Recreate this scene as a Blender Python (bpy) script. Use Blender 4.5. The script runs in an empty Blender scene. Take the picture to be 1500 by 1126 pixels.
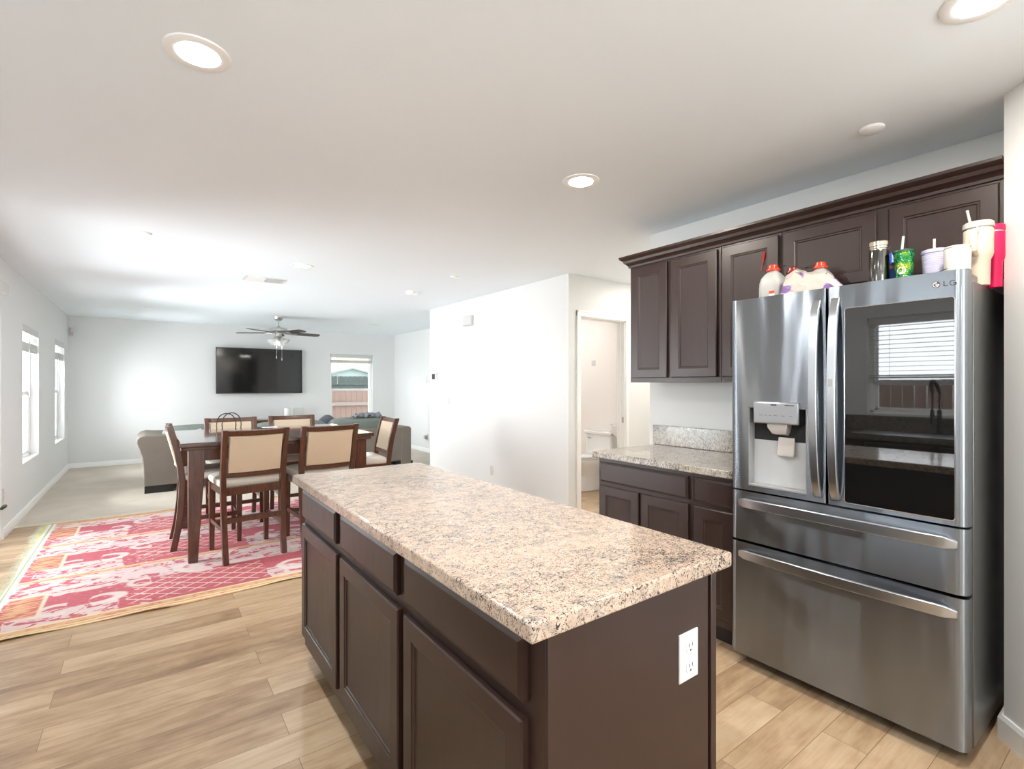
import bpy, bmesh, math, random
from mathutils import Vector, Matrix, Euler
random.seed(7)
S = bpy.context.scene
COL = S.collection
PI = math.pi

# ------------------------------------------------------------------ camera, world, lights, exposure
cam_d = bpy.data.cameras.new('camera'); cam = bpy.data.objects.new('camera', cam_d); COL.objects.link(cam)
cam.location = (0, 0, 1.344)
cam.rotation_euler = (math.radians(90), 0, math.radians(-36.15))
cam_d.sensor_width = 36; cam_d.lens = 730 / 1500 * 36
cam_d.clip_start = .02; cam_d.clip_end = 300
S.camera = cam
S.view_settings.view_transform = 'Standard'; S.view_settings.look = 'None'
S.view_settings.exposure = 0.84; S.view_settings.gamma = 1; S.view_settings.use_curve_mapping = False
SKY = 7.5
CAN_POWER = 10.0
DAY, SLIDER, REAR, UP, UP2 = (30.0, 15.0), 8.5, 10.5, math.radians(46), math.radians(62)    # radiance and upward tilt of the added daylight lamps, left and rear
w = bpy.data.worlds.new('sky'); S.world = w; w.use_nodes = True
bg = w.node_tree.nodes['Background']; bg.inputs[0].default_value = (.92, .96, 1, 1); bg.inputs[1].default_value = SKY
S.cycles.max_bounces = 14; S.cycles.diffuse_bounces = 8; S.cycles.glossy_bounces = 5; S.cycles.transparent_max_bounces = 12
S.cycles.caustics_reflective = False; S.cycles.caustics_refractive = False
S.cycles.use_denoising = True
S.cycles.sample_clamp_indirect = 8

def area(name, loc, rot, sx, sy, power=0, color=(1, 1, 1), portal=False, shape='RECTANGLE', parent=None):
    d = bpy.data.lights.new(name, 'AREA'); d.shape = shape; d.size = sx
    if shape == 'RECTANGLE': d.size_y = sy
    d.energy = power; d.color = color
    if portal: d.cycles.is_portal = True
    o = bpy.data.objects.new(name, d); COL.objects.link(o); o.location = loc; o.rotation_euler = rot
    if parent: o.parent = parent
    return o
# added daylight lamps outside left and rear openings, tilted upward; sky portals at the others
R90 = PI / 2
for nm_, y_, z_, h_, w_ in (('daylight_window_1', 7.455, 1.25, 1.43, .93), ('daylight_window_2', 9.655, 1.25, 1.43, .93), ('slider_fill', 5.13, 1.03, 2.0, 1.85)):  # slider lamp lights the room through the added, unseen door
    area(nm_, (-1.32 - .5 * h_ * math.sin(UP if 'window' in nm_ else UP2), y_, z_), (0, -R90 - (UP if 'window' in nm_ else UP2), 0), h_, w_, (DAY[0] if nm_.endswith('1') else DAY[1] if nm_.endswith('2') else SLIDER) * PI * h_ * w_, (.94, .97, 1))
area('rear_fill', (.55, -2.95, 1.5), (R90 + UP2, 0, 0), 2.2, 1.1, REAR * PI * 2.2 * 1.1, (.94, .97, 1))  # added area lamp at the unseen rear window, tilted up to brighten the ceiling
area('portal_sink', (-1.18, 1.345, 1.52), (0, -R90, 0), 1.0, 1.05, 1, portal=True)
area('portal_far', (3.5, 10.71, 1.26), (-R90, 0, 0), .95, 1.5, 1, portal=True)

# ------------------------------------------------------------------ material helpers
def lin(c):
    out = []
    for v in c:
        v = v / 255
        out.append(v / 12.92 if v <= .04045 else ((v + .055) / 1.055) ** 2.4)
    return tuple(out) + (1,)

class NT:
    """small node-graph helper: sockets with arithmetic"""
    def __init__(s, name):
        s.m = bpy.data.materials.new(name); s.m.use_nodes = True
        s.t = s.m.node_tree; s.b = s.t.nodes['Principled BSDF']; s.out = s.t.nodes['Material Output']
    def node(s, typ, **kw):
        n = s.t.nodes.new(typ)
        for k, v in kw.items(): setattr(n, k, v)
        return n
    def link(s, a, b): s.t.links.new(a, b)
    def put(s, sock, v):
        if isinstance(v, bpy.types.NodeSocket): s.link(v, sock)
        else: sock.default_value = v
    def math(s, op, a, b=0.0, c=None, clamp=False):
        n = s.node('ShaderNodeMath', operation=op, use_clamp=clamp)
        s.put(n.inputs[0], a); s.put(n.inputs[1], b)
        if c is not None: s.put(n.inputs[2], c)
        return n.outputs[0]
    def coord(s, kind='Object'): return s.node('ShaderNodeTexCoord').outputs[kind]
    def mapping(s, vec, scale=(1, 1, 1), loc=(0, 0, 0), rot=(0, 0, 0)):
        n = s.node('ShaderNodeMapping'); s.link(vec, n.inputs[0])
        n.inputs['Scale'].default_value = scale; n.inputs['Location'].default_value = loc; n.inputs['Rotation'].default_value = rot
        return n.outputs[0]
    def noise(s, vec, scale, detail=3, rough=.55, dist=0):
        n = s.node('ShaderNodeTexNoise'); s.link(vec, n.inputs['Vector'])
        n.inputs['Scale'].default_value = scale; n.inputs['Detail'].default_value = detail
        n.inputs['Roughness'].default_value = rough; n.inputs['Distortion'].default_value = dist
        return n.outputs[0]
    def voronoi(s, vec, scale, out='Distance', feature='F1'):
        n = s.node('ShaderNodeTexVoronoi', feature=feature); s.link(vec, n.inputs['Vector']); n.inputs['Scale'].default_value = scale
        return n.outputs[out]
    def ramp(s, fac, stops, interp='LINEAR'):
        n = s.node('ShaderNodeValToRGB'); n.color_ramp.interpolation = interp
        e = n.color_ramp.elements
        while len(e) < len(stops): e.new(.5)
        for i, (p, c) in enumerate(stops):
            e[i].position = p; e[i].color = c if len(c) == 4 else tuple(c) + (1,)
        s.put(n.inputs[0], fac)
        return n.outputs[0]
    def step(s, v, lo, hi):
        n = s.node('ShaderNodeMapRange'); n.clamp = True
        s.put(n.inputs[0], v); n.inputs[1].default_value = lo; n.inputs[2].default_value = hi
        return n.outputs[0]
    def mix(s, f, a, b, blend='MIX'):
        n = s.node('ShaderNodeMix', data_type='RGBA', blend_type=blend)
        s.put(n.inputs[0], f); s.put(n.inputs[6], a); s.put(n.inputs[7], b)
        return n.outputs[2]
    def bump(s, h, strength=.1, dist=.002):
        n = s.node('ShaderNodeBump'); n.inputs['Strength'].default_value = strength; n.inputs['Distance'].default_value = dist
        s.put(n.inputs['Height'], h); s.link(n.outputs[0], s.b.inputs['Normal'])
    def set(s, **kw):
        for k, v in kw.items(): s.put(s.b.inputs[k.replace('_', ' ')], v)

def pmat(name, col, rough=.5, metal=0.0, var=.08, scale=6, bump=0, bscale=200, **kw):
    """principled surface whose colour varies a little by noise"""
    n = NT(name); c = n.coord()
    f = n.noise(c, scale, 4)
    base = lin(col)
    a = tuple(min(1, v * (1 - var)) for v in base[:3]) + (1,); b = tuple(min(1, v * (1 + var)) for v in base[:3]) + (1,)
    n.set(Base_Color=n.mix(f, a, b), Roughness=rough, Metallic=metal)
    if bump: n.bump(n.noise(c, bscale, 2), bump)
    for k, v in kw.items(): n.b.inputs[k.replace('_', ' ')].default_value = v
    return n.m

M = {}
def wallmat(name, col):
    n = NT(name); c = n.coord()
    n.set(Base_Color=n.mix(n.noise(c, 1.5, 3), lin(tuple(v - 2 for v in col)), lin(col)), Roughness=.75)
    n.bump(n.noise(c, 90, 3), .06, .002)
    return n.m
M['wall'] = wallmat('wall_paint', (226, 227, 226))
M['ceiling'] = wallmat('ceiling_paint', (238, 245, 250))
M['bath_wall'] = wallmat('bathroom_paint', (238, 232, 229))
M['trim'] = pmat('white_trim_paint', (243, 243, 241), .35, var=.01)
M['plastic_white'] = pmat('white_plastic', (206, 206, 204), .35, var=.01)
M['plastic_grey'] = pmat('grey_plastic', (150, 150, 150), .4)
M['black'] = pmat('black_plastic', (18, 18, 18), .35)
M['dark_gap'] = pmat('dark_rubber', (26, 26, 27), .7)
M['ceramic'] = pmat('white_ceramic', (240, 239, 238), .12, var=.01)

# wood plank floor
n = NT('plank_floor'); c = n.coord()
br = n.node('ShaderNodeTexBrick'); br.offset = .37; br.offset_frequency = 2
n.link(n.mapping(c, loc=(.33, .05, 0)), br.inputs['Vector'])
br.inputs['Color1'].default_value = (0, 0, 0, 1); br.inputs['Color2'].default_value = (1, 1, 1, 1); br.inputs['Mortar'].default_value = (.5, .5, .5, 1)
br.inputs['Scale'].default_value = 1; br.inputs['Brick Width'].default_value = 1.22; br.inputs['Row Height'].default_value = .15
br.inputs['Mortar Size'].default_value = .0012; br.inputs['Mortar Smooth'].default_value = .1; br.inputs['Bias'].default_value = 0
tone = br.outputs['Color']
shift = n.node('ShaderNodeVectorMath', operation='SCALE'); n.link(tone, shift.inputs[0]); shift.inputs['Scale'].default_value = 13.0
vadd = n.node('ShaderNodeVectorMath', operation='ADD'); n.link(c, vadd.inputs[0]); n.link(shift.outputs[0], vadd.inputs[1])
gr = n.noise(n.mapping(vadd.outputs[0], scale=(1.2, 14, 1)), 2.2, 6, .62, .6)
fine = n.noise(n.mapping(vadd.outputs[0], scale=(2, 60, 1)), 3, 4)
blot = n.noise(n.mapping(vadd.outputs[0], scale=(2.2, 5, 1)), 2.0, 3, .6, .4)
tv = n.step(tone, 0, 1)
v = n.math('ADD', n.math('MULTIPLY', tv, .24), n.math('ADD', n.math('MULTIPLY', gr, .42), n.math('ADD', n.math('MULTIPLY', fine, .12), n.math('MULTIPLY', blot, .44))))
colr = n.ramp(v, [(.34, lin((120, 93, 68))), (.48, lin((156, 127, 97))), (.62, lin((181, 153, 121))), (.82, lin((202, 179, 149)))])
knot = n.step(n.noise(n.mapping(c, scale=(6, 18, 1)), 1.5, 2), .74, .8)
colr = n.mix(n.math('MULTIPLY', knot, .6), colr, lin((104, 78, 56)))
colr = n.mix(n.math('MULTIPLY', br.outputs['Fac'], .75), colr, lin((92, 72, 52)))
n.set(Base_Color=colr, Roughness=n.math('ADD', .33, n.math('MULTIPLY', gr, .2)))
n.bump(n.math('SUBTRACT', n.math('MULTIPLY', fine, .3), br.outputs['Fac']), .25, .0015)
M['floor'] = n.m

# carpet
n = NT('beige_carpet'); c = n.coord()
f1 = n.noise(c, 2.2, 4, .6, .5); f2 = n.noise(c, 160, 3)
n.set(Base_Color=n.mix(n.math('ADD', n.math('MULTIPLY', f1, .7), n.math('MULTIPLY', f2, .3)), lin((172, 160, 144)), lin((222, 213, 199))), Roughness=.95)
n.bump(f2, .5, .006); M['carpet'] = n.m

# granite
def granite(name, base=(178, 155, 136), pale=(191, 171, 153), grey=(142, 136, 130), k=0.0):
    n = NT(name); c = n.coord()
    cc = n.mapping(c, rot=(0, 0, .5), scale=(1, 1.5, 1))
    big = n.noise(c, 3.2, 4, .6, .6); mid = n.noise(c, 26, 4, .65, .5)
    col = n.mix(n.step(n.noise(c, 34, 3, .6), .35, .65), lin(base), lin(pale))
    col = n.mix(n.math('MULTIPLY', n.step(mid, .50, .70), .7), col, lin(grey))
    dens = n.math('ADD', n.math('MULTIPLY', n.math('SUBTRACT', big, .5), .45), n.math('ADD', n.math('MULTIPLY', n.math('SUBTRACT', mid, .5), .35), k))
    f1 = n.noise(cc, 120, 3, .65, 1.4); f2 = n.noise(n.mapping(c, rot=(0, 0, -.6), scale=(1.3, 1, 1), loc=(3, 1, 0)), 190, 2, .6, 1.0)
    col = n.mix(n.math('MULTIPLY', n.step(n.math('ADD', f1, n.math('MULTIPLY', dens, .5)), .55, .62), .5), col, lin((138, 122, 110)))
    col = n.mix(n.math('MULTIPLY', n.step(n.math('ADD', f1, n.math('MULTIPLY', dens, .45)), .575, .61), .95), col, lin((50, 43, 40)))
    col = n.mix(n.math('MULTIPLY', n.step(n.math('ADD', f2, n.math('MULTIPLY', dens, .4)), .59, .63), .85), col, lin((74, 64, 58)))
    n.set(Base_Color=col, Roughness=.15)
    return n.m
M['granite'] = granite('speckled_granite')
M['granite_grey'] = granite('grey_speckled_granite', (172, 162, 149), (186, 179, 168), (132, 128, 122), .07)
M['granite_dark'] = granite('dark_speckled_granite', (120, 112, 102), (132, 124, 114), (90, 86, 82), .1)

# espresso cabinet wood
n = NT('espresso_wood'); c = n.coord()
g = n.noise(n.mapping(c, scale=(9, 9, .9)), 5, 5, .6, .5)
n.set(Base_Color=n.mix(g, lin((37, 21, 16)), lin((51, 32, 26))), Roughness=n.math('ADD', .32, n.math('MULTIPLY', g, .12)))
n.b.inputs['Coat Weight'].default_value = .12; n.b.inputs['Coat Roughness'].default_value = .25
n.bump(g, .04, .001); M['espresso'] = n.m
M['toe'] = pmat('toe_kick', (38, 27, 24), .6)

# dining wood
n = NT('dining_wood'); c = n.coord()
g = n.noise(n.mapping(c, scale=(14, 14, 1.6)), 4, 5, .6, .7)
n.set(Base_Color=n.ramp(g, [(.25, lin((52, 28, 18))), (.55, lin((84, 46, 29))), (.8, lin((112, 66, 42)))]), Roughness=.3)
n.b.inputs['Coat Weight'].default_value = .4; n.b.inputs['Coat Roughness'].default_value = .15
M['dining'] = n.m
n = NT('dining_top_wood'); c = n.coord()
g = n.noise(n.mapping(c, scale=(1.4, 14, 14)), 4, 5, .6, .7)
n.set(Base_Color=n.ramp(g, [(.25, lin((56, 38, 28))), (.55, lin((78, 54, 40))), (.8, lin((98, 70, 52)))]), Roughness=.22)
n.b.inputs['Coat Weight'].default_value = 1; n.b.inputs['Coat Roughness'].default_value = .08; n.b.inputs['Coat IOR'].default_value = 1.6
M['dining_top'] = n.m
M['cream'] = pmat('cream_leather', (198, 179, 154), .38, var=.05, bump=.05, bscale=300)
M['seat'] = pmat('pale_seat_leather', (206, 198, 186), .3, var=.06, bump=.05, bscale=300)

# stainless
def steel(name, col, rough, aniso=.75, rot=0.0):
    n = NT(name); c = n.coord()
    g = n.noise(n.mapping(c, scale=(1, .6, 220)), 6, 2)
    wob = n.noise(n.mapping(c, scale=(1, 3.6, .5)), 1.0, 2)
    n.set(Base_Color=n.mix(g, lin(tuple(v - 8 for v in col)), lin(col)), Metallic=1.0, Roughness=rough)
    n.b.inputs['Anisotropic'].default_value = aniso; n.b.inputs['Anisotropic Rotation'].default_value = rot
    n.b.inputs['Anisotropic Rotation'].default_value = .25; t = n.node('ShaderNodeTangent'); t.direction_type = 'RADIAL'; t.axis = 'Z'; n.link(t.outputs[0], n.b.inputs['Tangent'])
    n.bump(wob, .7, .035)
    return n.m
M['steel'] = steel('brushed_stainless', (146, 152, 159), .25, 1.0)
M['steel_handle'] = pmat('satin_stainless', (186, 190, 195), .28, 1.0, var=.03)
M['steel_side'] = pmat('grey_painted_steel', (112, 113, 112), .3, .75, var=.03)
M['cavity'] = pmat('pale_grey_plastic', (186, 187, 187), .4); M['cavity_side'] = pmat('mid_grey_plastic', (138, 139, 139), .4)
M['chrome'] = pmat('chrome', (205, 205, 205), .12, 1.0, var=.02)
M['nickel'] = pmat('brushed_nickel', (186, 185, 182), .28, 1.0, var=.04)
n = NT('black_mirror_glass'); c = n.coord()
n.set(Base_Color=n.mix(n.noise(c, 3, 2), (.004, .004, .004, 1), (.007, .007, .007, 1)), Roughness=.02, IOR=1.85); M['mirror_glass'] = n.m
n = NT('screen_glass'); c = n.coord()
n.set(Base_Color=n.mix(n.noise(c, 3, 2), (.006, .006, .006, 1), (.01, .01, .01, 1)), Roughness=.08, IOR=1.55); M['screen'] = n.m
# window glass: thin pane, lets light straight through with a reflection
n = NT('window_glass')
tr = n.node('ShaderNodeBsdfTransparent'); tr.inputs[0].default_value = (.97, .98, .98, 1)
gl = n.node('ShaderNodeBsdfGlossy'); gl.inputs['Roughness'].default_value = .02
fr = n.node('ShaderNodeFresnel'); fr.inputs[0].default_value = 1.45
mx = n.node('ShaderNodeMixShader'); n.link(n.math('MULTIPLY', fr.outputs[0], .8), mx.inputs[0]); n.link(tr.outputs[0], mx.inputs[1]); n.link(gl.outputs[0], mx.inputs[2])
n.link(mx.outputs[0], n.out.inputs[0]); M['glass'] = n.m
n = NT('frosted_lamp_glass'); c = n.coord()
n.set(Base_Color=n.mix(n.noise(c, 8, 2), lin((235, 235, 232)), lin((245, 245, 243))), Roughness=.3, Alpha=.75); M['shade_glass'] = n.m
n = NT('lit_lens'); c = n.coord()
n.set(Base_Color=(1, 1, 1, 1)); n.b.inputs['Emission Color'].default_value = (1, .985, .96, 1); n.b.inputs['Emission Strength'].default_value = 14
M['lens'] = n.m
M['sofa'] = pmat('taupe_microfibre', (120, 111, 101), .85, var=.16, scale=5, bump=.15, bscale=120)
M['sofa_cushion'] = pmat('grey_green_cushion', (116, 124, 118), .85, var=.12, scale=5, bump=.15, bscale=120)
M['pillow'] = pmat('slate_pillow_fabric', (92, 97, 102), .85, var=.12, bump=.15, bscale=160)
M['throw'] = pmat('grey_throw_fabric', (126, 130, 136), .9, var=.25, scale=14, bump=.2, bscale=160)
M['orange_cap'] = pmat('orange_red_cap', (214, 62, 30), .3)
M['dark_red_cap'] = pmat('dark_red_cap', (128, 30, 24), .3)
n = NT('milky_plastic'); c = n.coord()
n.set(Base_Color=n.mix(n.noise(c, 8, 2), lin((176, 176, 172)), lin((190, 190, 186))), Roughness=.35); n.b.inputs['Subsurface Weight'].default_value = .15
M['milky'] = n.m
n = NT('printed_plastic_bag'); c = n.coord()
f = n.noise(c, 9, 2, .5, .6)
n.set(Base_Color=n.mix(n.math('MULTIPLY', n.step(f, .53, .56), .9), lin((196, 184, 175)), lin((112, 70, 150))), Roughness=.3)
n.bump(n.noise(c, 30, 4), .6, .01); M['bag'] = n.m
M['steel_bottle'] = pmat('polished_steel', (104, 102, 99), .14, 1.0, var=.05)
M['bottle_lid'] = pmat('pale_gold_steel', (206, 196, 180), .16, 1.0, var=.03)
n = NT('green_studded'); c = n.coord()
f = n.noise(c, 20, 2); vo = n.voronoi(n.mapping(c, scale=(1, 1, 1)), 150)
n.set(Base_Color=n.ramp(f, [(.35, lin((14, 92, 66))), (.5, lin((44, 138, 62))), (.66, lin((156, 170, 44)))]), Roughness=.18, Metallic=.45)
n.bump(vo, .9, .004); M['green'] = n.m
M['green_lid'] = pmat('dark_green_plastic', (16, 74, 56), .25)
n = NT('lilac_ribbed'); c = n.coord()
wv = n.node('ShaderNodeTexWave', wave_type='BANDS', bands_direction='Z'); n.link(c, wv.inputs[0]); wv.inputs['Scale'].default_value = 45
n.set(Base_Color=n.mix(n.noise(c, 6, 2), lin((170, 168, 196)), lin((188, 186, 208))), Roughness=.35); n.bump(wv.outputs[1], .5, .003); M['lilac'] = n.m
M['offwhite'] = pmat('off_white_enamel', (206, 200, 192), .3, var=.02)
M['cream_cup'] = pmat('cream_powder_coat', (206, 190, 172), .42, var=.02)
M['lid_grey'] = pmat('pale_grey_lid', (186, 181, 176), .35, var=.02)
M['pink'] = pmat('hot_pink_powder_coat', (214, 4, 84), .4, var=.03)
M['pale_mark'] = pmat('pale_print', (206, 214, 202), .4)
M['blue'] = pmat('blue_print', (22, 76, 176), .35)
M['red'] = pmat('red_lacquer', (196, 20, 16), .3)
M['label_white'] = pmat('label_paper', (238, 236, 232), .6)
M['logo'] = pmat('dark_grey_print', (52, 53, 54), .4)
M['leather_bag'] = pmat('tan_handbag', (176, 146, 112), .5)
M['dark_strap'] = pmat('dark_strap', (52, 46, 42), .45)
M['outdoor_concrete'] = pmat('pale_concrete', (205, 204, 200), .9, var=.08, scale=1)

# fence boards
def fencemat(name, a, b, axis_scale):
    n = NT(name); c = n.coord()
    g = n.noise(n.mapping(c, scale=axis_scale), 3, 5, .6, .5)
    n.set(Base_Color=n.mix(g, lin(a), lin(b)), Roughness=.9); return n.m
M['fence'] = fencemat('cedar_board', (64, 47, 40), (92, 73, 64), (12, 12, 1))
M['fence_rail'] = fencemat('grey_rail', (78, 70, 66), (90, 82, 77), (1, 8, 8))
M['fence_green'] = fencemat('weathered_green_board', (14, 22, 19), (34, 46, 40), (9, 9, 1))
M['hill'] = pmat('dry_grass', (98, 96, 66), .95, var=.2, scale=.3)
M['siding'] = pmat('pale_siding', (82, 92, 90), .8, var=.04)
M['roof'] = pmat('grey_shingles', (70, 78, 74), .9)

# ------------------------------------------------------------------ mesh helpers
class MB:
    def __init__(s): s.bm = bmesh.new()
    def box(s, x0, x1, y0, y1, z0, z1, mat=None):
        vs = [s.bm.verts.new((x, y, z)) for z in (z0, z1) for y in (y0, y1) for x in (x0, x1)]
        if mat is not None:
            for v in vs: v.co = mat @ v.co
        for f in ((0, 2, 3, 1), (4, 5, 7, 6), (0, 1, 5, 4), (2, 6, 7, 3), (0, 4, 6, 2), (1, 3, 7, 5)): s.bm.faces.new([vs[i] for i in f])
        return s
    def loft(s, rings, closed=True, cap=True):
        R = [[s.bm.verts.new(p) for p in r] for r in rings]; k = len(R[0])
        for a, b in zip(R, R[1:]):
            for i in range(k if closed else k - 1):
                j = (i + 1) % k
                s.bm.faces.new((a[i], a[j], b[j], b[i]))
        if cap and closed:
            s.bm.faces.new(list(reversed(R[0]))); s.bm.faces.new(R[-1])
        return s
    def tube(s, pts, r, n=8, closed=False, flat=1.0):
        pts = [Vector(p) for p in pts]; rings = []; up = None; N = len(pts)
        for i, p in enumerate(pts):
            a = pts[(i - 1) % N] if closed or i > 0 else p; b = pts[(i + 1) % N] if closed or i < N - 1 else p
            t = (b - a).normalized()
            if up is None: up = Vector((0, 0, 1)) if abs(t.z) < .9 else Vector((1, 0, 0))
            x = t.cross(up)
            if x.length < 1e-4: x = t.orthogonal()
            x.normalize(); up = x.cross(t).normalized()
            rr = r[i] if isinstance(r, (list, tuple)) else r
            rings.append([p + (x * math.cos(q) * flat + up * math.sin(q)) * rr for q in [2 * PI * k / n for k in range(n)]])
        if closed: return s.loft(rings + [rings[0]], cap=False)
        return s.loft(rings)
    def sweep(s, pts, sec):
        """box section swept along pts: sec = (half width vector, half height vector) per call or per point"""
        rings = []
        for i, p in enumerate(pts):
            a, b = sec[i] if isinstance(sec, list) else sec
            p, a, b = Vector(p), Vector(a), Vector(b)
            rings.append([p - a - b, p + a - b, p + a + b, p - a + b])
        return s.loft(rings)
    def cyl(s, p0, p1, r0, r1=None, n=24): return s.tube([p0, p1], [r0, r0 if r1 is None else r1], n)
    def lathe(s, prof, c=(0, 0, 0), n=32, m=None):
        rings = []
        for r, z in prof:
            ring = [Vector((max(r, 1e-4) * math.cos(2 * PI * k / n), max(r, 1e-4) * math.sin(2 * PI * k / n), z)) for k in range(n)]
            if m is not None: ring = [m @ v for v in ring]
            rings.append([v + Vector(c) for v in ring])
        return s.loft(rings)
    def prism(s, poly, axis, a0, a1):
        def P(u, v, w): return {'x': (w, u, v), 'y': (u, w, v), 'z': (u, v, w)}[axis]
        return s.loft([[P(u, v, a0) for u, v in poly], [P(u, v, a1) for u, v in poly]])
    def plate(s, o, U, V, N, w, h, prof):
        """rectangular plate of nested rings; prof = [(inset, height along N), ...]"""
        o, U, V, N = Vector(o), Vector(U), Vector(V), Vector(N)
        rings = [[o + U * a + V * b + N * d for a, b in ((i, i), (w - i, i), (w - i, h - i), (i, h - i))] for i, d in prof]
        return s.loft(rings)
    def pillow(s, c, sx, sy, sz, m=None, p=.5, n=20, k=10):
        rings = []
        def e(v, q): return math.copysign(abs(v) ** q, v)
        for j in range(k + 1):
            ph = -PI / 2 + PI * j / k
            ring = []
            for i in range(n):
                th = 2 * PI * i / n
                v = Vector((sx * e(math.cos(ph), p) * e(math.cos(th), p), sy * e(math.cos(ph), p) * e(math.sin(th), p), sz * e(math.sin(ph), p)))
                if m is not None: v = m @ v
                ring.append(v + Vector(c))
            rings.append(ring)
        return s.loft(rings)
    def build(s, name, mat, parent=None, bevel=0, smooth=True, ang=35, seg=2, merge=True):
        if merge: bmesh.ops.remove_doubles(s.bm, verts=s.bm.verts, dist=1e-6)
        bmesh.ops.recalc_face_normals(s.bm, faces=s.bm.faces)
        if smooth:
            for f in s.bm.faces: f.smooth = True
            for e in s.bm.edges:
                if len(e.link_faces) == 2 and e.calc_face_angle(0) > math.radians(ang): e.smooth = False
        me = bpy.data.meshes.new(name); s.bm.to_mesh(me); s.bm.free()
        for m_ in (mat if isinstance(mat, list) else [mat]): me.materials.append(m_)
        o = bpy.data.objects.new(name, me); COL.objects.link(o)
        if parent is not None: o.parent = parent
        if bevel:
            b = o.modifiers.new('edge', 'BEVEL'); b.width = bevel; b.segments = seg; b.limit_method = 'ANGLE'; b.angle_limit = math.radians(40); b.harden_normals = False
        return o

def tag(o, label=None, cat=None, group=None, kind=None):
    if label: o['label'] = label
    if cat: o['category'] = cat
    if group: o['group'] = group
    if kind: o['kind'] = kind
    return o
def thing(name, label, cat, loc=(0, 0, 0), rz=0, group=None):
    o = bpy.data.objects.new(name, None); COL.objects.link(o); o.empty_display_size = .1
    o.location = loc; o.rotation_euler = (0, 0, rz)
    return tag(o, label, cat, group)
def struct(mb, name, mat, label=None, cat=None, bevel=0, **k):
    return tag(mb.build(name, mat, None, bevel, **k), label, cat, None, 'structure')
def dup(root, loc, rz=None, label=None):
    def rec(o, par):
        c = o.copy(); COL.objects.link(c)
        if par is not None: c.parent = par
        for ch in o.children: rec(ch, c)
        return c
    r = rec(root, None); r.location = loc
    if rz is not None: r.rotation_euler = (0, 0, rz)
    if label: r['label'] = label
    return r
def arc(c, r, a0, a1, n, plane='xz'):
    out = []
    for i in range(n + 1):
        a = a0 + (a1 - a0) * i / n
        u, v = r * math.cos(a), r * math.sin(a)
        out.append({'xz': (c[0] + u, c[1], c[2] + v), 'yz': (c[0], c[1] + u, c[2] + v), 'xy': (c[0] + u, c[1] + v, c[2])}[plane])
    return out

# ------------------------------------------------------------------ room shell
H = 2.44; LX = -1.025; FY = 10.55
def wall(name, axis, f0, f1, a0, a1, holes=(), z0=0, z1=H, mat='wall', label=None):
    """wall slab; axis = direction it runs along"""
    mb = MB(); cuts = sorted({a0, a1, *[h[0] for h in holes], *[h[1] for h in holes]})
    for p, q in zip(cuts, cuts[1:]):
        zs = [(z0, z1)]
        for h in holes:
            if h[0] <= p + 1e-6 and h[1] >= q - 1e-6:
                zs = [(z0, h[2]), (h[3], z1)]
        for za, zb in zs:
            if zb - za < 1e-4: continue
            if axis == 'y': mb.box(f0, f1, p, q, za, zb)
            else: mb.box(p, q, f0, f1, za, zb)
    return struct(mb, name, M[mat], label, 'wall', smooth=False)
W1 = (6.99, 7.92, .53, 1.96); W2 = (9.19, 10.12, .52, 1.965); WS = (.80, 1.86, 1.06, 1.98); SD = (4.2, 6.06, 0, 2.04)
WF = (3.05, 3.95, .54, 1.98); BD = (3.51, 4.18, 0, 2.03)
wall('wall_left', 'y', LX - .14, LX, -2.74, FY + .14, (WS, SD, W1, W2), label='long white window wall along the carpet')
wall('wall_far', 'x', FY, FY + .14, LX, 4.59, (WF,), label='white end wall holding the television')
wall('wall_right', 'y', 4.45, 4.59, 6.63, FY, label='bright white wall beside the far window')
wall('wall_hall', 'y', 3.35, 3.47, 3.64, 6.63, label='white partition wall carrying the thermostat')
wall('wall_hall_back', 'x', 6.51, 6.63, 3.47, 4.59)
wall('wall_doorway', 'x', 3.64, 3.74, 3.47, 5.3, (BD,), label='white wall around the bathroom doorway')
wall('wall_bathroom', 'y', 4.97, 5.09, 3.74, 6.51, mat='bath_wall', label='pinkish white bathroom wall behind the toilet')
wall('wall_kitchen', 'y', 2.98, 3.10, .425, 2.36, label='white wall behind the wall cabinets')
wall('wall_hall_front', 'x', 2.24, 2.36, 3.10, 5.3)
wall('wall_hall_end', 'y', 5.2, 5.3, 2.36, 3.64)
WB = (-.55, 1.65, .95, 2.05)
wall('wall_back', 'x', -2.74, -2.6, LX, 3.1, (WB,))
mb = MB(); mb.prism([(2.62, .425), (1.997, -.173), (1.997, -2.6), (3.1, -2.6), (3.1, .425)], 'z', 0, H)
struct(mb, 'wall_pantry', M['wall'], 'angled white pantry wall right of the refrigerator', 'wall', smooth=False)
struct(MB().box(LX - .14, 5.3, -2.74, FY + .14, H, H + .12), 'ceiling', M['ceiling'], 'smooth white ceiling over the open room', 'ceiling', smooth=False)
struct(MB().box(LX - .14, 5.3, -2.74, 6.49, -.08, 0), 'floor', M['floor'], 'tan wood plank floor', 'floor', smooth=False)
struct(MB().box(LX - .14, 4.59, 6.49, FY + .14, -.08, .008), 'floor_carpet', M['carpet'], 'pale beige carpet of the living area', 'carpet', smooth=False)
struct(MB().box(LX, 3.35, 6.472, 6.492, 0, .012), 'trim_1', pmat('cream_strip', (214, 204, 184), .4), 'thin pale strip where planks meet carpet', 'trim', bevel=.003)

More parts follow.
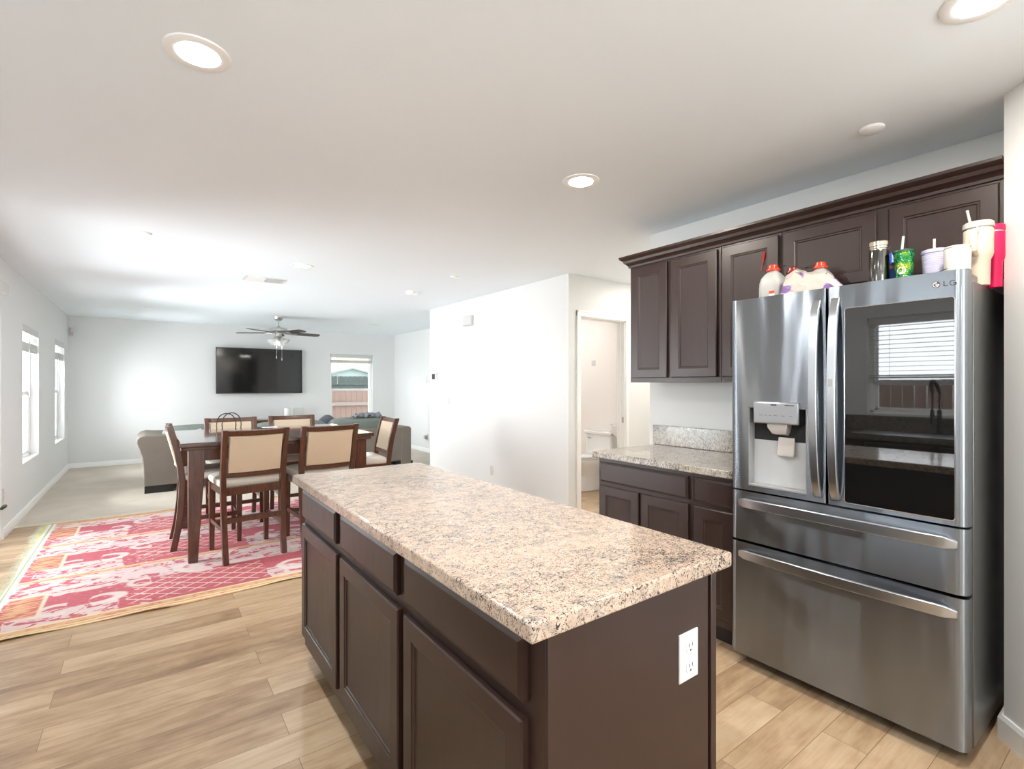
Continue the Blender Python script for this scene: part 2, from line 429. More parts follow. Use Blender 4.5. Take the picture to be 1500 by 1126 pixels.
def base(name, pts, hh=.088, t=.014, side=1):
    """baseboard following pts along the wall; side = which way it stands out"""
    mb = MB()
    prof = [(0, 0), (t, 0), (t, hh - .012), (t * .45, hh), (0, hh)]
    rings = []
    for i, p in enumerate(pts):
        p = Vector((p[0], p[1], 0))
        d0 = (Vector(pts[i] + (0,)) - Vector(pts[i - 1] + (0,))).normalized() if i > 0 else None
        d1 = (Vector(pts[i + 1] + (0,)) - Vector(pts[i] + (0,))).normalized() if i < len(pts) - 1 else None
        d0 = d0 or d1; d1 = d1 or d0
        n0 = Vector((-d0.y, d0.x, 0)) * side; n1 = Vector((-d1.y, d1.x, 0)) * side
        nn = (n0 + n1); nn = nn / max(.3, nn.length_squared / 2)
        rings.append([p + nn * u + Vector((0, 0, v)) for u, v in prof])
    mb.loft(rings)
    return struct(mb, name, M['trim'])
base('baseboard_left', [(LX, 6.10), (LX, FY), (4.45, FY), (4.45, 6.63)], side=-1)
base('baseboard_hall', [(3.47, 6.63), (3.35, 6.63), (3.35, 3.64), (3.455, 3.64)], side=-1 * -1 if False else -1)
base('baseboard_pantry', [(2.90, .425), (2.62, .425), (1.997, -.173), (1.997, -2.6)], hh=.092, t=.017, side=-1)
base('baseboard_bathroom', [(4.97, 3.74), (4.97, 6.51)], side=1)
base('baseboard_doorway', [(4.237, 3.64), (5.2, 3.64)], side=-1)

# bathroom door casing
mb = MB()
for x0, x1 in ((3.455, 3.512), (4.178, 4.235)):
    mb.prism([(x0, 3.64), (x0, 3.622), (x0 + .02, 3.626), (x1 - .012, 3.630), (x1, 3.634), (x1, 3.64)], 'z', 0, 2.085)
mb.box(3.455, 4.235, 3.624, 3.64, 2.028, 2.088); mb.box(3.463, 4.227, 3.618, 3.63, 2.07, 2.088)
d1 = struct(mb, 'door_1', M['trim'], 'white cased bathroom doorway', 'doorway', bevel=.002)
mb = MB(); mb.box(3.51, 3.522, 3.64, 3.745, 0, 2.03); mb.box(4.168, 4.18, 3.64, 3.745, 0, 2.03); mb.box(3.51, 4.18, 3.64, 3.745, 2.018, 2.03)
mb.box(3.522, 3.532, 3.69, 3.71, 0, 2.018); mb.box(4.158, 4.168, 3.69, 3.71, 0, 2.018); mb.build('jamb', M['trim'], d1)
MB().box(4.164, 4.169, 3.65, 3.675, .93, .99).build('strike_plate', M['nickel'], d1)

# windows -------------------------------------------------------------
def window(name, axis, wpos, hole, label, out, meet=None):
    """vinyl single-hung window set at the outer face; axis = direction the wall runs along, out = sign of the outside"""
    a0, a1, z0, z1 = hole; meet = meet or (z0 + z1) / 2
    def B(mb, p, q, d0, d1, za, zb):
        lo, hi = sorted((wpos + out * d0, wpos + out * d1))
        return mb.box(lo, hi, p, q, za, zb) if axis == 'y' else mb.box(p, q, lo, hi, za, zb)
    f = .035; mb = MB()
    B(mb, a0, a0 + f, .075, .135, z0, z1); B(mb, a1 - f, a1, .075, .135, z0, z1)
    B(mb, a0, a1, .075, .135, z0, z0 + f); B(mb, a0, a1, .075, .135, z1 - f, z1)
    o = struct(mb, name, M['trim'], label, 'window', bevel=.003)
    mb = MB(); s = .028
    B(mb, a0 + f, a0 + f + s, .085, .11, z0 + f, meet + .02); B(mb, a1 - f - s, a1 - f, .085, .11, z0 + f, meet + .02)
    B(mb, a0 + f, a1 - f, .085, .11, z0 + f, z0 + f + s); B(mb, a0 + f, a1 - f, .08, .115, meet - .022, meet + .022)
    mb.build('lower_sash', M['trim'], o, .002)
    mb = MB()
    B(mb, a0 + f, a0 + f + s * .7, .112, .13, meet, z1 - f); B(mb, a1 - f - s * .7, a1 - f, .112, .13, meet, z1 - f)
    mb.build('upper_sash', M['trim'], o, .002)
    mb = MB(); B(mb, a0 + f + s, a1 - f - s, .096, .0985, z0 + f + s, meet - .022); mb.build('pane', M['glass'], o, smooth=False)
    mb = MB(); B(mb, a0 + f + s * .7, a1 - f - s * .7, .12, .1225, meet + .022, z1 - f); mb.build('pane', M['glass'], o, smooth=False)
    mb = MB(); B(mb, a0, a1, .0, .08, z0, z0 + .012); mb.build('sill', M['trim'], o)
    return o
window('window_1', 'y', LX, W1, 'tall white left-wall window nearer the rug', -1)
window('window_2', 'y', LX, W2, 'tall white left-wall window nearest the far corner', -1)
window('window_3', 'x', FY, WF, 'white window right of the television with fence outside', 1, 1.235)
window('window_4', 'y', LX, WS, 'white window over the kitchen sink seen reflected in the refrigerator', -1, 1.36)

window('added_window', 'x', -2.6, WB, 'unseen wide white window at the kitchen end, added for daylight', -1, 1.5)  # unseen opening, added only to bring in fill daylight
# sliding glass door just out of frame, added as a daylight source
mb = MB()
for y0, y1, d in ((4.2, 4.26, .07), (6.0, 6.06, .07), (5.08, 5.16, .06)): mb.box(LX - .12, LX - d, y0, y1, 0, 2.04)
mb.box(LX - .12, LX - .06, 4.2, 6.06, 1.97, 2.04); mb.box(LX - .12, LX - .06, 4.2, 6.06, 0, .06)
d2 = struct(mb, 'added_door', M['trim'], 'unseen white sliding patio door beside the rug, added for daylight', 'door', bevel=.003)
MB().box(LX - .1, LX - .097, 4.26, 5.08, .06, 1.97).build('pane', M['glass'], d2, smooth=False)
MB().box(LX - .085, LX - .082, 5.16, 6.0, .06, 1.97).build('pane', M['glass'], d2, smooth=False)

# blinds ---------------------------------------------------------------
def blind(axis, wpos, hole, out, label, slat_z, stack, wand_len, name='window_blind', group='raised window blinds', wand_at=.12):
    a0, a1, z0, z1 = hole; a0 += .012; a1 -= .012
    t = thing(name, label, 'blind', ((wpos, (a0 + a1) / 2, z1) if axis == 'y' else ((a0 + a1) / 2, wpos, z1)), 0, group)
    hw = (a1 - a0) / 2
    def B(mb, p, q, d0, d1, za, zb, tilt=0):
        lo, hi = sorted((out * d0, out * d1))
        return mb.box(lo, hi, p, q, za - z1, zb - z1) if axis == 'y' else mb.box(p, q, lo, hi, za - z1, zb - z1)
    mb = MB(); B(mb, -hw, hw, .0, .012, z1 - .075, z1 - .002); B(mb, -hw, hw, -.006, .004, z1 - .014, z1 - .004); B(mb, -hw, hw, -.004, .004, z1 - .075, z1 - .066)
    mb.build('valance', M['plastic_white'], t, .002)
    mb = MB(); B(mb, -hw, hw, .014, .06, z1 - .05, z1 - .004); mb.build('headrail', M['plastic_white'], t)
    mb = MB()
    z = z1 - .09
    while z > stack[1] + .02:
        B(mb, -hw, hw, .016, .064, z, z + .003); z -= slat_z
    z = stack[1]
    while z > stack[0] + .024:
        B(mb, -hw, hw, .015, .065, z - .0062, z); z -= .0068
    mb.build('slats', M['plastic_white'], t, smooth=False)
    mb = MB(); B(mb, -hw, hw, .014, .066, stack[0], stack[0] + .018); mb.build('bottom_rail', M['plastic_white'], t, .003)
    mb = MB(); p = -hw + wand_at
    q0 = (-.004 * out * -1, p, -.06) if axis == 'y' else (p, -.010, -.06)
    q0 = ((-out * .012, p, -.06) if axis == 'y' else (p, -out * .012, -.06))
    q1 = (q0[0], q0[1], -wand_len)
    mb.cyl(q0, q1, .004, .005, 8); mb.build('wand', M['plastic_white'], t)
    for u in (-hw * .7, hw * .7):
        x = out * .04
        MB().cyl((x, u, -.05) if axis == 'y' else (u, x, -.05), (x, u, stack[0] - z1) if axis == 'y' else (u, x, stack[0] - z1), .0014, None, 6).build('cord', M['plastic_white'], t)
    return t
blind('y', LX, W1, -1, 'bunched white blind at the top of the window nearer the rug', .024, (1.69, 1.79), .75, wand_at=.28)
blind('y', LX, W2, -1, 'bunched white blind at the top of the left window nearest the corner', .024, (1.695, 1.795), .7, wand_at=.2)
blind('x', FY, WF, 1, 'white blind pulled up above the fence view, right of the television', .012, (1.80, 1.86), .62, wand_at=.13)
blind('y', LX, WS, -1, 'half lowered slatted blind over the sink window, reflected in the dark refrigerator glass', .042, (1.40, 1.435), .5)
# end of the patio-door blind
t = thing('patio_blind', 'white patio door blind valance at the left picture edge', 'blind', (LX, 5.1, 2.16))
MB().box(.0, .07, -1.0, .86, -.05, .03).build('valance', M['plastic_white'], t, .004)
MB().box(.0, .03, .97, 1.02, -.012, .010).build('end_clip', M['plastic_grey'], t, .002)

# ------------------------------------------------------------------ outdoors
struct(MB().box(-60, 60, -20, 95, -.35, -.25), 'ground', M['outdoor_concrete'], 'pale ground outside the windows', 'ground', smooth=False)
struct(MB().box(LX - .6, 5.2, FY + .14, FY + .75, 2.5, 2.62), 'shading_eave', M['trim'], 'unseen eave added over the far window to shade its blind', 'eave', smooth=False)  # added out of view to keep sky light off the far blind
def fence(name, label, axis, pos, a0, a1, top, mat, board=.14, dog=False, railz=(.35, 1.0), face=-1):
    t = thing(name, label, 'fence', ((pos, (a0 + a1) / 2, -.25) if axis == 'y' else ((a0 + a1) / 2, pos, -.25)))
    hw = (a1 - a0) / 2; mb = MB(); p = -hw; hh = top + .25
    while p < hw:
        q = p + board - .006; jit = random.uniform(-.006, .006)
        poly = [(p, 0), (q, 0), (q, hh - (.035 if dog else 0) + jit), (q - .03, hh + jit), (p + .03, hh + jit), (p, hh - (.035 if dog else 0) + jit)]
        mb.prism(poly, 'y' if axis == 'x' else 'x', 0, .018); p += board
    mb.build('boards', mat, t, smooth=False)
    for rz in railz:
        mb = MB(); lo, hi = sorted((face * .002, face * .042))
        if axis == 'x': mb.box(-hw, hw, lo, hi, rz + .25, rz + .25 + .088)
        else: mb.box(lo, hi, -hw, hw, rz + .25, rz + .25 + .088)
        mb.build('rail', M['fence_rail'] if mat is M['fence'] else mat, t)
    return t
fence('wooden_fence', 'pinkish brown board fence just outside the far window', 'x', 13.0, 1.5, 8.5, 1.235, M['fence'], railz=(.10, .80))
fence('picket_fence', 'dark green dog-eared fence behind the brown fence outside', 'x', 16.5, 2, 10, 1.62, M['fence_green'], .16, True, (.3, 1.33))
fence('side_fence', 'board fence outside the sink window, seen in the refrigerator reflection', 'y', -4.2, -2, 4.0, 1.42, M['fence'], railz=(), face=1)
t = thing('neighbour_house', 'pale gabled house beyond the fences outside', 'house', (13.2, 40, -.25))
MB().prism([(-5.4, 0), (5.4, 0), (5.4, 1.5), (0, 2.86), (-5.4, 1.5)], 'y', 0, 6).build('wall', M['siding'], t, smooth=False)
MB().prism([(-5.9, 1.36), (0, 2.84), (5.9, 1.36), (5.9, 1.46), (0, 2.96), (-5.9, 1.46)], 'y', -.4, 6.4).build('roof', M['roof'], t, smooth=False)
mb = MB(); rows = []
for j in range(10):
    rows.append([(-30 + 90 * i / 23, 62 + j * 2.6, -.3 + 11 * math.sin(min(1, j / 7) * PI / 2) * (.8 + .12 * math.sin(i * .9) + .08 * math.sin(i * 2.1 + 1))) for i in range(24)])
mb.loft(rows, closed=False, cap=False); struct(mb, 'hill', M['hill'], 'pale yellow-green hillside behind the house outside', 'hill')

# ------------------------------------------------------------------ ceiling fittings
def recessed(loc, label):
    t = thing('recessed_light', label, 'ceiling light', loc, 0, 'recessed ceiling lights')
    MB().lathe([(.058, -.004), (.066, -.006), (.088, -.007), (.096, -.004), (.098, 0), (.07, 0)], n=48).build('trim_ring', M['trim'], t)
    MB().lathe([(.0, -.0068), (.064, -.0068), (.064, -.003), (0, -.003)], n=40).build('lens', M['lens'], t)
    area('bulb', (0, 0, -.009), (0, 0, 0), .12, 0, CAN_POWER, (.975, .985, 1), shape='DISK', parent=t)
    return t
rl = recessed((.134, 1.945, H), 'glowing round recessed light nearest the upper left of the ceiling')
for p, lb in (((1.884, 1.949, H), 'glowing recessed light in the ceiling beside the wall cabinets'),
              ((1.916, .354, H), 'recessed light cut off at the top right corner above the refrigerator'),
              ((1.151, 4.854, H), 'small distant recessed light above the dining table'),
              ((.134, .354, H), 'recessed light overhead behind the picture, nearest the sink window'),
              ((.134, -1.3, H), 'recessed light over the kitchen end farthest from the dining table'),
              ((4.3, 3.0, H), 'recessed light in the hall outside the bathroom'),
              ((4.25, 5.0, H), 'recessed light inside the bathroom')):
    r_ = dup(rl, p, None, lb)
    if p[0] > 1.5:          # warmer lamps on the refrigerator side, in the hall and the bathroom
        for c_ in r_.children:
            if c_.type == 'LIGHT':
                c_.data = c_.data.copy(); c_.data.color = (1, .92, .82)
                if p[1] == 5.0: c_.data.energy = 5.0; c_.data.color = (1, .92, .82)
def disc(name, label, cat, loc, prof, mat='trim', n=36):
    o = MB().lathe(prof, n=n).build(name, M[mat]); o.location = loc; return tag(o, label, cat)
tag(disc('smoke_detector', 'flat white ceiling disc above the refrigerator', 'smoke detector', (2.502, .814, H), [(0, -.016), (.036, -.016), (.045, -.010), (.046, 0), (0, 0)]))
tag(disc('smoke_detector', 'white round detector on the ceiling near the partition wall', 'smoke detector', (2.514, 5.449, H), [(0, -.042), (.045, -.042), (.062, -.03), (.068, -.012), (.068, 0), (0, 0)]))
for p, lb in (((-.019, 4.477), 'tiny white sprinkler cover on the ceiling left of the dining light'), ((2.517, 4.433), 'tiny white sprinkler cover on the ceiling near the partition top edge'), ((.002, 8.767), 'tiny white sprinkler cover on the ceiling above the left end of the sofa')):
    tag(disc('sprinkler_cover', lb, 'sprinkler', p + (H,), [(0, -.010), (.036, -.010), (.04, -.006), (.04, 0), (0, 0)]), group='ceiling sprinkler covers')
def vent(loc, sx, sy, label, rz=0):
    t = thing('ceiling_vent', label, 'air vent', loc, rz, 'ceiling air vents')
    mb = MB()
    mb.box(-sx, sx, -sy, -sy + .022, -.008, 0); mb.box(-sx, sx, sy - .022, sy, -.008, 0); mb.box(-sx, -sx + .022, -sy, sy, -.008, 0); mb.box(sx - .022, sx, -sy, sy, -.008, 0)
    mb.box(-.008, .008, -sy, sy, -.008, 0); mb.build('frame', M['trim'], t, .002)
    mb = MB(); k = 9
    for side in (-1, 1):
        for i in range(k):
            y = -sy + .03 + (2 * sy - .06) * i / (k - 1)
            mb.box(min(.01 * side, side * (sx - .02)), max(.01 * side, side * (sx - .02)), -.007, .007, -.001, .001, Matrix.Translation((0, y, -.008)) @ Matrix.Rotation(.7 * side, 4, 'X'))
    mb.build('louvres', M['trim'], t, smooth=False)
    MB().box(-sx + .02, sx - .02, -sy + .02, sy - .02, -.0015, 0).build('duct', M['plastic_grey'], t)
    return t
vent((.985, 5.72, H), .19, .12, 'white louvred ceiling vent between dining light and fan')
vent((.94, 10.38, H), .14, .07, 'thin white ceiling vent above the television')
vent((3.33, 8.83, H), .10, .06, 'small thin ceiling vent right of the fan')

# ceiling fan
t = thing('ceiling_fan', 'brushed nickel ceiling fan with dark blades and glass shades', 'ceiling fan', (1.71, 8.76, H))
MB().lathe([(.0, 0), (.072, 0), (.070, -.02), (.055, -.05), (.04, -.062), (0, -.062)]).build('canopy', M['nickel'], t)
MB().cyl((0, 0, -.05), (0, 0, -.17), .012).lathe([(.018, -.15), (.03, -.165), (.03, -.18), (.018, -.18)], n=20).build('downrod', M['nickel'], t)
MB().lathe([(.03, -.175), (.11, -.185), (.135, -.195), (.138, -.235), (.125, -.25), (.07, -.262), (.045, -.268), (0, -.268)], n=40).build('motor_housing', M['nickel'], t)
MB().lathe([(.05, -.262), (.05, -.30), (.062, -.305), (.062, -.32), (.045, -.335), (.03, -.35), (.04, -.365), (.03, -.385), (0, -.392)], n=32).build('light_kit', M['nickel'], t)
rv = Vector((8.76, -1.71, 0)).normalized(); tc = Vector((-1.71, -8.76, 0)).normalized()
blade_m = pmat('dark_walnut_blade', (66, 60, 56), .4)
for k in range(5):
    a = math.radians(-15 + 72 * k); d = rv * math.cos(a) + tc * math.sin(a)
    ang = math.atan2(d.y, d.x)
    m = Matrix.Rotation(ang, 4, 'Z') @ Matrix.Translation((0, 0, -.262)) @ Matrix.Rotation(math.radians(-12), 4, 'X')
    mb = MB(); pts = [(.20, .052), (.24, .058), (.45, .066), (.60, .066), (.64, .055), (.655, .03)]
    poly = pts + [(x, -y) for x, y in reversed(pts)]
    mb.loft([[m @ Vector((x, y, -.004)) for x, y in poly], [m @ Vector((x, y, .004)) for x, y in poly]])
    b = mb.build('blade', blade_m, t, smooth=False)
    mb = MB(); mb.loft([[m @ Vector((x, y, z)) for x, y in ((.09, .018), (.17, .022), (.27, .035), (.29, .0), (.27, -.035), (.17, -.022), (.09, -.018))] for z in (-.012, -.005)])
    mb.build('bracket', M['nickel'], b, smooth=False)
for k in range(4):
    a = PI / 4 + k * PI / 2 + .2; m = Matrix.Rotation(a, 4, 'Z') @ Matrix.Translation((.045, 0, -.345)) @ Matrix.Rotation(math.radians(-48), 4, 'Y')
    MB().lathe([(.018, 0), (.024, -.012), (.030, -.035), (.048, -.075), (.064, -.105), (.066, -.11), (.062, -.108), (.046, -.077), (.028, -.035), (.016, -.012)], n=24, m=m).build('glass_shade', M['shade_glass'], t)
area('fan_fill', (0, 0, -.48), (0, 0, 0), .22, 0, 3, (1, .95, .88), shape='DISK', parent=t)  # added disc lamp below the shades, brightens carpet and sofa
for x, z in ((-.03, -.66), (.05, -.69)):
    px = rv * x
    mb = MB().cyl((px.x, px.y, -.38), (px.x, px.y, z + .03), .002, None, 6).lathe([(0, z - .02), (.009, z - .012), (.007, z + .02), (.002, z + .032)], (px.x, px.y, 0), 12)
    mb.build('pull_chain', M['nickel'], t)

# ------------------------------------------------------------------ wall fittings
def plate_on(name, label, cat, o, U, V, N, w, h, kind='outlet', group=None):
    """wall plate whose lower corner is o"""
    o, U, V, N = map(Vector, (o, U, V, N))
    t = thing(name, label, cat, o + U * w / 2, 0, group); off = -U * w / 2
    MB().plate(off, U, V, N, w, h, [(0, 0), (0, .003), (.004, .006)]).build('cover', M['plastic_white'], t)
    if kind == 'outlet':
        for zz in (.29, .71):
            c = off + U * w / 2 + V * h * zz + N * .006
            r = w * .235; mb = MB()
            ring = [(r * math.cos(a), max(-r * .82, min(r * .82, r * math.sin(a)))) for a in [2 * PI * i / 28 for i in range(28)]]
            mb.loft([[c + U * x + V * y + N * d for x, y in ring] for d in (-.001, .0022)]); rc = mb.build('receptacle', M['plastic_white'], t)
            mb = MB()
            for sx in (-1, 1):
                mb.plate(c + U * (sx * r * .38 - .0011) + V * (r * .02) + N * .002, U, V, N, .0022, r * .5, [(0, 0), (0, .0006)])
            mb.lathe([(0, 0), (.0026, 0), (.0026, .0006), (0, .0006)], n=12, m=Matrix.Translation(c - V * r * .45 + N * .002) @ N.to_track_quat('Z', 'Y').to_matrix().to_4x4())
            mb.build('slots', M['logo'], rc)
    elif kind == 'switch':
        MB().plate(off + U * w * .27 + V * h * .22 + N * .005, U, V, N, w * .46, h * .56, [(0, 0), (0, .004), (.002, .006)]).build('rocker', M['plastic_white'], t)
    return t
X_, Y_, Z_ = (1, 0, 0), (0, 1, 0), (0, 0, 1)
plate_on('wall_outlet', 'white double outlet on the end panel of the island', 'outlet', (1.007, .7148, .640), X_, Z_, (0, -1, 0), .072, .114)
plate_on('wall_outlet', 'white outlet low on the partition wall above the island edge', 'outlet', (3.3499, 5.03, .255), (0, -1, 0), Z_, (-1, 0, 0), .074, .115)
plate_on('light_switch', 'pale double light switch on the partition wall below the thermostat', 'light switch', (3.3499, 6.14, 1.07), (0, -1, 0), Z_, (-1, 0, 0), .12, .115, 'switch')
plate_on('light_switch', 'small light switch on the bright end wall beside the partition edge', 'light switch', (4.4499, 8.97, 1.37), (0, -1, 0), Z_, (-1, 0, 0), .09, .12, 'switch')
o = plate_on('wall_outlet', 'outlet low on the bright wall past the sofa', 'outlet', (4.4499, 8.97, .25), (0, -1, 0), Z_, (-1, 0, 0), .075, .12)
t = thing('plug_adapter', 'grey plug pushed in the outlet past the sofa', 'plug', (4.44, 8.935, .30)); MB().box(-.05, 0, -.035, .035, -.03, .04).build('body', M['plastic_grey'], t, .006); MB().box(-.056, -.05, -.02, .02, -.015, .02).build('face', M['plastic_white'], t, .002)
plate_on('wall_outlet', 'white outlet on the left wall at the picture edge', 'outlet', (LX + .0001, 6.095, .315), Y_, Z_, (1, 0, 0), .072, .115)
t = thing('plug', 'black plug lying flat by the outlet at the left picture edge', 'plug', (LX, 6.13, .277)); MB().box(.0, .022, -.10, .045, -.010, .012).build('body', M['black'], t, .005); MB().box(.022, .028, -.05, .02, -.006, .008).build('face', M['black'], t, .002)
plate_on('light_switch', 'small white switch on the bathroom wall above the toilet', 'light switch', (4.9699, 4.93, 1.60), (0, -1, 0), Z_, (-1, 0, 0), .08, .08, 'switch')
# thermostat
t = thing('thermostat', 'white thermostat with a dark screen on the partition wall', 'thermostat', (3.35, 6.47, 1.40))
MB().plate((0, .075, 0), (0, -1, 0), Z_, (-1, 0, 0), .15, .115, [(0, 0), (0, .018), (.006, .024)]).build('body', M['plastic_white'], t)
MB().plate((-.023, .05, .02), (0, -1, 0), Z_, (-1, 0, 0), .09, .075, [(0, 0), (.002, .003)]).build('screen', M['logo'], t)
t = thing('door_chime', 'white doorbell chime box high on the partition wall', 'door chime', (3.35, 5.52, 2.10))
MB().plate((0, .1, 0), (0, -1, 0), Z_, (-1, 0, 0), .2, .13, [(0, 0), (0, .035), (.012, .045)]).build('cover', M['plastic_white'], t); MB().plate((-.0005, .105, -.005), (0, -1, 0), Z_, (-1, 0, 0), .21, .14, [(0, 0), (0, .006)]).build('back_plate', M['plastic_white'], t)
t = thing('motion_sensor', 'small white motion sensor in the far left corner', 'motion sensor', (LX + .05, FY, 2.16))
MB().prism([(-.03, 0), (.03, 0), (.03, -.03), (.015, -.045), (-.015, -.045), (-.03, -.03)], 'z', -.04, .09).build('body', M['plastic_white'], t, .005); MB().box(-.018, .018, -.047, -.04, -.03, .02).build('lens', M['lid_grey'], t)

# ------------------------------------------------------------------ cabinets (doors face -X unless noted)
DOORP = [(0, 0), (0, .015), (.004, .019), (.054, .019), (.058, .016), (.064, .015), (.067, .011), (.070, .0105)]
DRAWP = [(0, 0), (0, .013), (.008, .017), (.012, .019), (.018, .019)]
def face(t, name, xf, y0, y1, z0, z1, prof, mat='espresso', sgn=-1, loc=(0, 0, 0)):
    """front on plane x = xf, growing towards sgn X; coordinates are world, thing at loc"""
    o = (xf - loc[0], (y1 if sgn < 0 else y0) - loc[1], z0 - loc[2])
    return MB().plate(o, (0, sgn, 0), Z_, (sgn, 0, 0), y1 - y0, z1 - z0, prof).build(name, M[mat], t, ang=25)
def cab(name, label, cat, loc, group=None): return thing(name, label, cat, loc, 0, group)
def lbox(t, name, mat, loc, x0, x1, y0, y1, z0, z1, bevel=.001):
    return MB().box(x0 - loc[0], x1 - loc[0], y0 - loc[1], y1 - loc[1], z0 - loc[2], z1 - loc[2]).build(name, M[mat], t, bevel)

# island
L0 = (.86, 1.62, 0); isl = cab('kitchen_island', 'dark espresso kitchen island with three drawers over three doors', 'kitchen island', L0)
lbox(isl, 'body', 'espresso', L0, .605, 1.150, .722, 2.50, .105, .874)
lbox(isl, 'toe_kick', 'toe', L0, .672, 1.148, .735, 2.49, 0, .105, 0)
lbox(isl, 'end_panel', 'espresso', L0, .606, 1.128, .715, .7225, .0, .874)
lbox(isl, 'corner_post', 'espresso', L0, 1.137, 1.160, .712, .74, .0, .874, .002)
for (a, b), (c_, d_) in (((1.972, 2.488), (1.955, 2.488)), ((1.385, 1.912), (1.368, 1.912)), ((.772, 1.330), (.772, 1.330))):
    face(isl, 'drawer', .605, a, b, .722, .850, DRAWP, loc=L0)
    face(isl, 'door', .605, c_, d_, .165, .688, DOORP, loc=L0)
def slab(name, label, mat, x0, x1, y0, y1, z0, z1, bevel=.006):
    o = MB().box(x0, x1, y0, y1, z0, z1).build(name, M[mat], None, bevel, seg=3); return tag(o, label, 'countertop')
slab('island_countertop', 'long speckled beige granite countertop on the island', 'granite', .555, 1.213, .700, 2.535, .875, .914)

# base cabinets beside the fridge
L1 = (2.66, 1.915, 0); t = cab('base_cabinet', 'espresso base cabinet with one wide drawer over two doors', 'cabinet', L1, 'base cabinets left of the refrigerator')
lbox(t, 'body', 'espresso', L1, 2.362, 2.978, 1.588, 2.275, .105, .874); lbox(t, 'toe_kick', 'toe', L1, 2.43, 2.97, 1.588, 2.255, 0, .105, 0)
face(t, 'drawer', 2.362, 1.608, 2.255, .725, .850, DRAWP, loc=L1)
face(t, 'door', 2.362, 1.943, 2.255, .15, .700, DOORP, loc=L1); face(t, 'door', 2.362, 1.608, 1.925, .15, .700, DOORP, loc=L1)
L2 = (2.66, 1.465, 0); t = cab('base_cabinet', 'narrow espresso base cabinet squeezed against the refrigerator', 'cabinet', L2, 'base cabinets left of the refrigerator')
lbox(t, 'body', 'espresso', L2, 2.362, 2.978, 1.345, 1.586, .105, .874); lbox(t, 'toe_kick', 'toe', L2, 2.43, 2.97, 1.345, 1.586, 0, .105, 0)
face(t, 'drawer', 2.362, 1.352, 1.574, .725, .850, DRAWP, loc=L2); face(t, 'door', 2.362, 1.352, 1.574, .15, .700, DOORP, loc=L2)
slab('wall_countertop', 'short grey speckled granite countertop beside the refrigerator', 'granite_grey', 2.322, 2.9785, 1.342, 2.305, .875, .914)
bs = MB().box(2.957, 2.979, 1.342, 2.318, .9145, 1.052).build('backsplash', M['granite_grey'], None, .003); tag(bs, 'grey granite backsplash strip standing on the short countertop', 'backsplash')

# wall cabinets
UX = 2.66; K = UX / 2.62
def upper(label, y0, y1, z0, doors, zd0, zd1=2.128):
    Lc = (2.82, (y0 + y1) / 2, z0); t = cab('wall_cabinet', label, 'cabinet', Lc, 'dark wall cabinets')
    lbox(t, 'body', 'espresso', Lc, UX + .019, 2.978, y0, y1, z0, 2.16)
    for a, b in doors: face(t, 'door', UX + .019, a, b, zd0, zd1, DOORP, loc=Lc)
    return t
upper('tall two-door dark wall cabinet at the end over the countertop', 1.615, 2.285, 1.358, ((1.978, 2.262), (1.634, 1.945)), 1.388)
upper('dark wall cabinet with a single door, left of the refrigerator top', 1.272, 1.613, 1.358, ((1.286, 1.600),), 1.388)
upper('short double dark cabinet above the refrigerator', .43, 1.270, 1.800, ((.850, 1.258), (.445, .803)), 1.815)
mb = MB()
prof = [(0, 0), (-.008, .0), (-.010, .012), (-.022, .026), (-.030, .030), (-.036, .046), (-.050, .056), (-.055, .062), (-.055, .074), (0, .074)]
rings = []
for (y, corner) in ((.430, 0), (2.287, 1)):
    rings.append([(UX + .017 + u, y + (-u if corner else 0), 2.142 + v) for u, v in prof])
rings.append([(2.978, 2.287 - u, 2.142 + v) for u, v in prof])
mb.loft(rings); o = mb.build('crown_moulding', M['espresso'], ang=25); tag(o, 'dark crown moulding running along the top of the wall cabinets', 'moulding')
t = thing('chili_ornament', 'tiny red chili ornament on the single wall cabinet door', 'ornament', (UX + .008, 1.352, 2.0))
MB().tube([(-.006, .0, .055), (-.008, .004, .04), (-.008, .008, .015), (-.006, .012, -.005)], [.002, .006, .005, .001], 8).build('pod', M['red'], t)
MB().tube([(-.006, .012, -.004), (-.005, .02, -.03), (-.005, .022, -.045)], .0015, 6).build('tail', M['red'], t)

# ------------------------------------------------------------------ refrigerator
FX = 2.29; F0 = (2.63, .897, 0)
fr = thing('refrigerator', 'stainless french door refrigerator with ice dispenser and dark glass panel', 'refrigerator', F0)
def fb(): return MB()
def off(mb):
    for v in mb.bm.verts: v.co -= Vector(F0)
    return mb
off(MB().box(FX + .085, 2.968, .462, 1.333, .045, 1.714)).build('case', M['steel_side'], fr, .004)
off(MB().box(FX + .05, FX + .088, .475, 1.32, .07, 1.70)).build('gasket', M['dark_gap'], fr)
off(MB().box(FX + .075, 2.93, .48, 1.315, .018, .06)).build('base_grille', M['black'], fr)
for fx_, fy_ in ((2.42, .52), (2.42, 1.27), (2.9, .52), (2.9, 1.27)):
    off(MB().cyl((fx_, fy_, 0), (fx_, fy_, .03), .02, None, 16)).build('foot', M['black'], fr)
def sec(y0, y1, rl_=.0, rr_=.0, depth=.06, xf=FX):
    """door cross-section, y0 = right edge, y1 = left edge; rl_, rr_ edge rounding"""
    pts = [(xf + depth, y0)]
    if rr_:
        for i in range(7):
            a = PI / 2 * i / 6; pts.append((xf + rr_ * .75 * (1 - math.sin(a)), y0 + rr_ * (1 - math.cos(a))))
    else: pts.append((xf, y0))
    if rl_:
        for i in range(7):
            a = PI / 2 * i / 6; pts.append((xf + rl_ * .75 * (1 - math.cos(a)), y1 - rl_ * (1 - math.sin(a))))
    else: pts.append((xf, y1))
    pts.append((xf + depth, y1)); return pts
